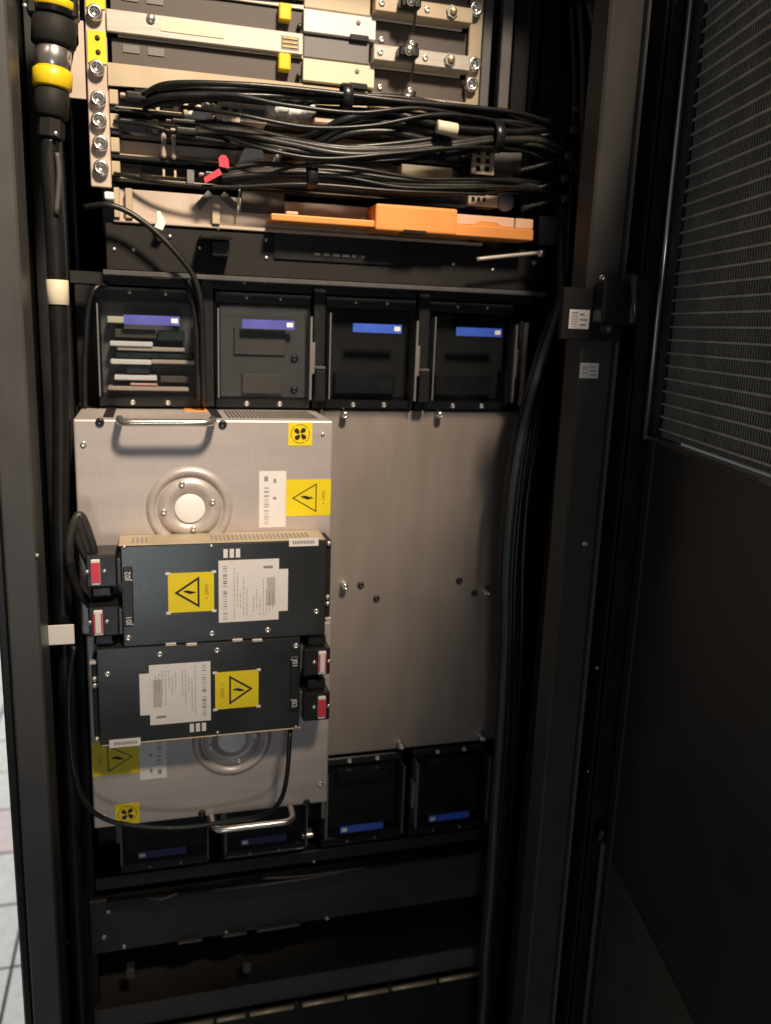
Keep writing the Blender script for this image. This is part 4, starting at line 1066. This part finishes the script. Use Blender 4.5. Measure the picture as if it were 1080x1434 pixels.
AB = ((0.002, 0, 0.0046), (-0.008, 0.004, 0.0050), (-0.016, 0.008, 0.0046))
for k, (dz, dy, r) in enumerate(AB):
    cable(jig(LOOP, dz, dy, 0.002), r, rank(k, [b[0] for b in AB], 'thick black cable of the arched group beside the small pale sleeve') if k != 1 else 'middle thick black cable of the arched group beside the small pale sleeve', 'thick arched cables')
p = (0.341, -0.096, 1.7764); q = (0.328, -0.098, 1.7771); q2 = (0.3527, -0.098, 1.7755)
m = MB(); m.cyl(q, q2, 0.0072, 20, 0.0006); tag(m.build('cable_sleeve', 'cream_label'), 'small pale sleeve around the thick cables near the right side', 'sleeve')
LOWB = [(0.0802, -0.055, 1.7093), (0.1245, -0.06, 1.7175), (0.1728, -0.07, 1.719), (0.2225, -0.075, 1.7175), (0.2923, -0.075, 1.715), (0.3756, -0.07, 1.7179), (0.4455, -0.06, 1.7279), (0.5051, -0.05, 1.7217), (0.5422, -0.04, 1.6739)]
LB = ((0.003, 0, 0.0030), (-0.001, -0.003, 0.0030), (-0.005, 0.002, 0.0032), (0.007, 0.006, 0.0030), (-0.008, 0.005, 0.0030), (-0.003, -0.006, 0.0027))
for k, (dz, dy, r) in enumerate(LB):
    cable(jig(LOWB, dz, dy, 0.0022), r, rank(k, [b[0] for b in LB], 'black cable of the lower bundle running just above the orange handles'), 'cables of the lower bundle', mt='grey_rubber' if k == 1 else 'rubber')
for i, (a, b) in enumerate((((160, 157), (270, 166)), ((300, 132), (300, 140)))):
    pass
# thin loose strands wandering between the bundles
for k, (pts, r, w) in enumerate((
        ([(0.0416, -0.05, 1.7804), (0.0977, -0.085, 1.771), (0.1768, -0.09, 1.764), (0.2501, -0.095, 1.7713), (0.3369, -0.09, 1.7927), (0.4361, -0.07, 1.7942), (0.5146, -0.05, 1.7842)], 0.0024, 'thin loose strand rising from the middle bundle to the top bundle'),
        ([(0.0769, -0.05, 1.7566), (0.1208, -0.09, 1.7381), (0.1929, -0.095, 1.7313), (0.2852, -0.095, 1.7452), (0.3765, -0.085, 1.7611), (0.4619, -0.06, 1.7662), (0.5127, -0.05, 1.7499)], 0.0022, 'thin loose strand hanging lowest under the middle bundle'),
        ([(0.1133, -0.05, 1.7056), (0.1702, -0.085, 1.7235), (0.2359, -0.09, 1.7249), (0.3156, -0.085, 1.7209), (0.4104, -0.075, 1.7281), (0.4993, -0.05, 1.7299)], 0.0022, 'thin loose strand arching above the lower bundle'),
        ([(-0.0083, -0.04, 1.7939), (0.0374, -0.06, 1.7873), (0.0905, -0.08, 1.7911), (0.1523, -0.09, 1.7847), (0.2329, -0.095, 1.7833), (0.3104, -0.09, 1.7963), (0.4172, -0.07, 1.7949), (0.5132, -0.05, 1.7994)], 0.0026, 'thin loose strand dipping below the top bundle'),
        ([(-0.0325, -0.028, 1.763), (0.0063, -0.045, 1.7587), (0.045, -0.05, 1.7507), (0.0921, -0.06, 1.7455), (0.1544, -0.08, 1.7382)], 0.0024, 'thin loose strand from the left flange into the middle bundle'),
        ([(-0.0342, -0.03, 1.7071), (0.0205, -0.05, 1.6985), (0.0919, -0.06, 1.6979), (0.1805, -0.075, 1.7056), (0.2912, -0.08, 1.7054), (0.4041, -0.07, 1.7117)], 0.0024, 'thin loose strand running along the top edge of the cream tray'))):
    cable(pts, r, w, 'thin loose strands among the bundles')
# black plug bodies at the left ends of the bundles
for rc, y, mt, lb in (((-0.0188, 0.0037, 1.7905, 1.7826), -0.05, 'black_plastic', 'black plug at the left end of the top bundle'),
                  ((0.0295, 0.056, 1.7663, 1.7613), -0.055, 'black_plastic', 'upper black plug at the left end of the middle bundle'),
                  ((0.0341, 0.0576, 1.7584, 1.7515), -0.052, 'black_plastic', 'lower black plug at the left end of the middle bundle'),
                  ((0.0647, 0.0822, 1.7127, 1.7057), -0.06, 'black_plastic', 'black plug at the left end of the lower bundle')):
    t = tag(MB().box(rc[0], rc[1], y - 0.006, y + 0.008, rc[3], rc[2], 0.002, 2).build('cable_connector', mt), lb, 'connector', 'plugs at the ends of the bundles')
    MB().box(rc[0] - 0.006, rc[0] - 0.0002, y - 0.004, y + 0.006, rc[3] + 0.002, rc[2] - 0.002, 0.001).build('shell', 'pink_metal', t)
# hook and loop ties round the bundles
def tie(p, r, label):
    m = MB(); m.lathe(p, (1, 0, 0.05), [(r, -0.006), (r + 0.0012, -0.005), (r + 0.0012, 0.005), (r, 0.006), (r - 0.001, 0.005), (r - 0.001, -0.005), (r, -0.006)], 20)
    return tag(m.build('cable_tie', 'black_plastic'), label, 'cable tie', 'dark ties round the cable bundles')
tie((0.4137, -0.07, 1.7783), 0.017, 'dark tie round the middle bundle near the vent grilles')
tie((0.1862, -0.07, 1.717), 0.014, 'dark tie round the lower bundle above the left orange handle')
tie((0.2249, -0.073, 1.8046), 0.013, 'dark tie round the top bundle under the cream plate')
# bends of the bundles into the vertical trough, each through a ring
for k, (a, b, c, d) in enumerate((((0.4548, -0.06, 1.7954), (0.4954, -0.06, 1.8091), (0.516, -0.06, 1.821), (0.5425, -0.05, 1.829)), ((0.4455, -0.05, 1.7865), (0.4845, -0.06, 1.7882), (0.5153, -0.06, 1.7968), (0.5429, -0.05, 1.8038)),
                                ((0.4535, -0.05, 1.7452), (0.4873, -0.06, 1.7548), (0.5112, -0.06, 1.7653), (0.5409, -0.05, 1.7728)), ((0.4549, -0.05, 1.7266), (0.4847, -0.06, 1.7275), (0.5086, -0.06, 1.7387), (0.5404, -0.05, 1.746)), ((0.4618, -0.05, 1.7012), (0.4913, -0.06, 1.7091), (0.5108, -0.06, 1.7148), (0.5428, -0.05, 1.7209)))):
    t = cable([a, b, c, d], 0.0035, ('topmost', 'second from the top', 'middle', 'second from the bottom', 'lowest')[k] + ' of the ringed cable ends bending into the right-hand trough', 'short cable ends at the trough')
    m = MB(); m.cyl(c, (c[0] + 0.010, c[1] - 0.002, c[2] + 0.0015), 0.0052, 14, 0.001); m.build('cable_ring', 'post_paint', t)
# vertical cables in the right-hand trough
for k, (px0, px1, r) in enumerate(((808, 806, 0.0048), (818, 812, 0.0055), (836, 826, 0.006), (848, 838, 0.005), (828, 818, 0.005))):
    pass
VT = (((0.501, -0.09, 1.934), (0.5133, -0.09, 1.8655), (0.52, -0.09, 1.7775), (0.5297, -0.08, 1.6697), (0.5438, -0.06, 1.5451)),
      ((0.509, -0.1, 1.9318), (0.5255, -0.1, 1.8799), (0.5321, -0.1, 1.7768), (0.5404, -0.09, 1.6696), (0.557, -0.06, 1.5173)),
      ((0.5324, -0.08, 1.9411), (0.5501, -0.08, 1.864), (0.5541, -0.08, 1.7487), (0.5599, -0.07, 1.6458), (0.5728, -0.05, 1.4981)),
      ((0.5093, -0.05, 1.9477), (0.5242, -0.05, 1.8522), (0.5285, -0.05, 1.7425), (0.534, -0.05, 1.6276), (0.5494, -0.04, 1.458)),
      ((0.5603, -0.06, 1.9509), (0.5745, -0.06, 1.855), (0.5769, -0.06, 1.7361), (0.5829, -0.05, 1.6117), (0.5943, -0.03, 1.4577)))
for k, v in enumerate(VT):
    pts = list(v)
    e = pts[-1]
    pts += [(e[0] + 0.004, e[1] + 0.02, 1.2), (e[0], e[1] + 0.02, 0.9), (e[0], e[1] + 0.02, 0.1)]
    cable(pts, 0.0058 if k in (1, 2) else 0.0046, 'thicker vertical cable, highlights put into its jacket, hanging beside the right post' if k in (1, 2) else 'thin black vertical cable hanging beside the right post', 'vertical cables by the right post', mt='grey_rubber' if k in (1, 2) else 'rubber')  # lighter jacket on two cables stands in for their highlights
SW = ((0.515, -0.075, 1.5942), (0.4963, -0.085, 1.5441), (0.4764, -0.09, 1.4756), (0.4637, -0.09, 1.4058), (0.4583, -0.09, 1.3294), (0.4583, -0.09, 1.2308), (0.4638, -0.09, 1.1278), (0.47, -0.085, 0.9961), (0.4734, -0.08, 0.8684), (0.4769, -0.075, 0.7337), (0.4783, -0.07, 0.6047), (0.4852, -0.06, 0.4899))
for k, (dx, dy, r) in enumerate(((0.0, -0.002, 0.0050), (0.010, 0.004, 0.0046), (0.017, 0.010, 0.0052), (0.026, 0.018, 0.0050), (0.035, 0.024, 0.0050), (-0.002, 0.010, 0.0040))):
    pts = [(p[0] + dx * (0.35 + 0.65 * min(1, i / 3)) + random.uniform(-0.0012, 0.0012), p[1] + dy, p[2]) for i, p in enumerate(SW)]
    pts = [(0.545 + dx * 0.3, 0.0 + dy, 1.72), (0.528 + dx * 0.3, -0.04 + dy, 1.64)] + pts + [(pts[-1][0], pts[-1][1] + 0.02, 0.06)]
    cable(pts, r, 'black cable of the slack bundle that swings across the right edge of the cover plate' if k else 'outermost black cable of the slack bundle, lying over the steel cover plate', 'slack cables beside the cover plate', mt='highlight_rubber' if k == 0 else 'rubber')
# thin cable from the shelf down past the second module gap
cable([(-0.0667, -0.05, 1.6662), (-0.0419, -0.06, 1.669), (-0.0192, -0.06, 1.663), (0.0076, -0.06, 1.6455), (0.0308, -0.06, 1.6235), (0.0506, -0.06, 1.5983), (0.0592, -0.06, 1.5705), (0.0615, -0.055, 1.5294), (0.0622, -0.05, 1.4872), (0.0642, -0.04, 1.4554), (0.0627, -0.02, 1.4447)], 0.0034,
      'glossy black cable dropping between the two left power modules', 'loose cables on the left')
cable([(0.0448, -0.04, 1.5932), (0.054, -0.045, 1.554), (0.056, -0.045, 1.5037), (0.0588, -0.03, 1.4509)], 0.0042, 'second black cable behind the one between the two left power modules', 'loose cables on the left')
cable([(-0.0472, -0.002, 1.5852), (-0.0598, -0.012, 1.5794), (-0.0677, -0.012, 1.5618), (-0.0724, -0.012, 1.5242), (-0.0756, -0.012, 1.4819), (-0.0774, -0.01, 1.4387)], 0.0032, 'black cable framing the left side of the first power module', 'loose cables on the left')
# loops at the left of the converters
for k, s in enumerate((0.0, 0.007, 0.013)):
    nm = ('outermost', 'middle', 'innermost')[k]
    cable([(-0.0699, -0.14, 1.2263), (-0.0833, -0.15, 1.2538), (-0.0885, -0.16, 1.2872), (-0.0862, -0.165, 1.3165), ((-0.0763, -0.165, 1.328)[0] - s * 0.3, -0.16, (-0.0763, -0.165, 1.328)[2] + 0.010 - s), ((-0.0658, -0.16, 1.3065)[0] - s, -0.155, (-0.0658, -0.16, 1.3065)[2]), ((-0.0624, -0.15, 1.271)[0] - s * 0.4, -0.145, (-0.0624, -0.15, 1.271)[2]), ((-0.0623, -0.14, 1.2259)[0], -0.138, (-0.0623, -0.14, 1.2259)[2])],
          0.0046, nm + ' of the three looped black cables at the left edge of the upper fan unit', 'looped cables by the plugs', mt='grey_rubber')
cable([(-0.0901, -0.14, 1.1805), (-0.0974, -0.14, 1.1331), (-0.0987, -0.145, 1.0734), (-0.0948, -0.15, 1.0257), (-0.0843, -0.152, 0.9887), (-0.0612, -0.152, 0.9641), (-0.0208, -0.152, 0.9491), (0.0294, -0.152, 0.9412), (0.0811, -0.152, 0.9431), (0.1226, -0.158, 0.9492), (0.1428, -0.165, 0.9706), (0.1508, -0.168, 1.0073), (0.155, -0.16, 1.0552), (0.1615, -0.13, 1.0589)], 0.0030,
      'long black cable sagging below the lower fan unit and rising to its converter', 'loose cables on the left')

# ------------------------------------------------------------------ lower part of the cabinet
ld = thing('storage_unit', (0.2, 0.0, 0.60), 'dark screwed front below the power area, above the lowest shelf', 'rack unit')
MB().box(-0.10, 0.512, 0.004, 0.30, 0.655, 0.742, 0.0015).build('drawer_front', 'door_paint', ld)
MB().box(-0.075, 0.50, -0.012, 0.0036, 0.7425, 0.7475, 0.0012).build('drawer_lip', 'dark_paint', ld)
for p in ((-0.0741, 0.004, 0.7232), (-0.0813, 0.004, 0.6824), (-0.0546, 0.004, 0.6621), (0.0906, 0.004, 0.6586), (0.2432, 0.004, 0.6579), (-0.133, 0.004, 0.6824)):
    inst(S['screw'], 'screw', (p[0], 0.0038, p[2]), ld)
for a, b in ((0.02, 0.055), (0.085, 0.12), (0.135, 0.20)):
    MB().box(a, b, -0.004, 0.0038, 0.656, 0.6595, 0.0008).build('drawer_clip', 'post_paint', ld)
for p in ((-0.0468, 0, 0.6219), (0.1208, 0, 0.5992)):
    MB().box(p[0] - 0.006, p[0] + 0.006, -0.006, 0.01, p[2] - 0.008, p[2] + 0.008, 0.001).build('drawer_catch', 'post_paint', ld)
for k, (a, b, y) in enumerate((((-0.0217, -0.02, 0.7532), (0.0221, -0.02, 0.754), 0), ((0.0618, -0.02, 0.7522), (0.304, -0.02, 0.7546), 0), ((0.138, -0.02, 0.7564), (0.2819, -0.02, 0.7543), 1))):
    cable([(a[0], -0.02 + 0.004 * y, a[2]), ((a[0] + b[0]) / 2, -0.024 + 0.004 * y, (a[2] + b[2]) / 2 - 0.002), (b[0], -0.02, b[2])], 0.0022, ('short thin dark cable at the left above the lower dark front', 'long thin dark cable lying above the lower dark front', 'second thin cable just above the long one')[k], 'thin cables above the lower front', mt='grey_rubber')
bs = thing('bottom_shelf', (0.2, 0.0, 0.50), 'lowest dark shelf with a bright segmented front edge', 'shelf')
MB().box(-0.10, 0.512, 0.004, 0.30, 0.522, 0.560, 0.001).build('shelf_front', 'kick_paint', bs)
MB().box(-0.10, 0.512, 0.006, 0.30, 0.40, 0.512, 0.001).build('lower_front', 'black_paint', bs)
for a, b in ((-0.06, 0.07), (0.075, 0.118), (0.125, 0.193), (0.206, 0.272), (0.277, 0.345), (0.350, 0.425), (0.430, 0.500)):
    m = MB(); m.cyl((a, -0.004, 0.5150), (b, -0.004, 0.5150), 0.0036, 12, 0.001); m.build('edge_segment', 'edge_glint', bs)
for a in (0.1955, 0.2725, 0.3455):
    MB().box(a, a + 0.004, -0.004, 0.0035, 0.5145, 0.522, 0.0008).build('edge_clip', 'post_paint', bs)
m = MB(); m.tube([(0.546, -0.1, 0.7041), (0.5515, -0.1, 0.666), (0.5499, -0.1, 0.6287)], 0.004, 10)
m.build('grab_handle', 'slate', cab)
tag(MB().rect((0.1981, 0.2152, 0.8195, 0.8124), -0.016, 0.0, 0.001).build('latch_pin', 'screw'), 'small metal pin right of the lower fan handle, below the cover plate', 'pin')

for o in scene.objects:
    if 'origin' in o:
        del o['origin']
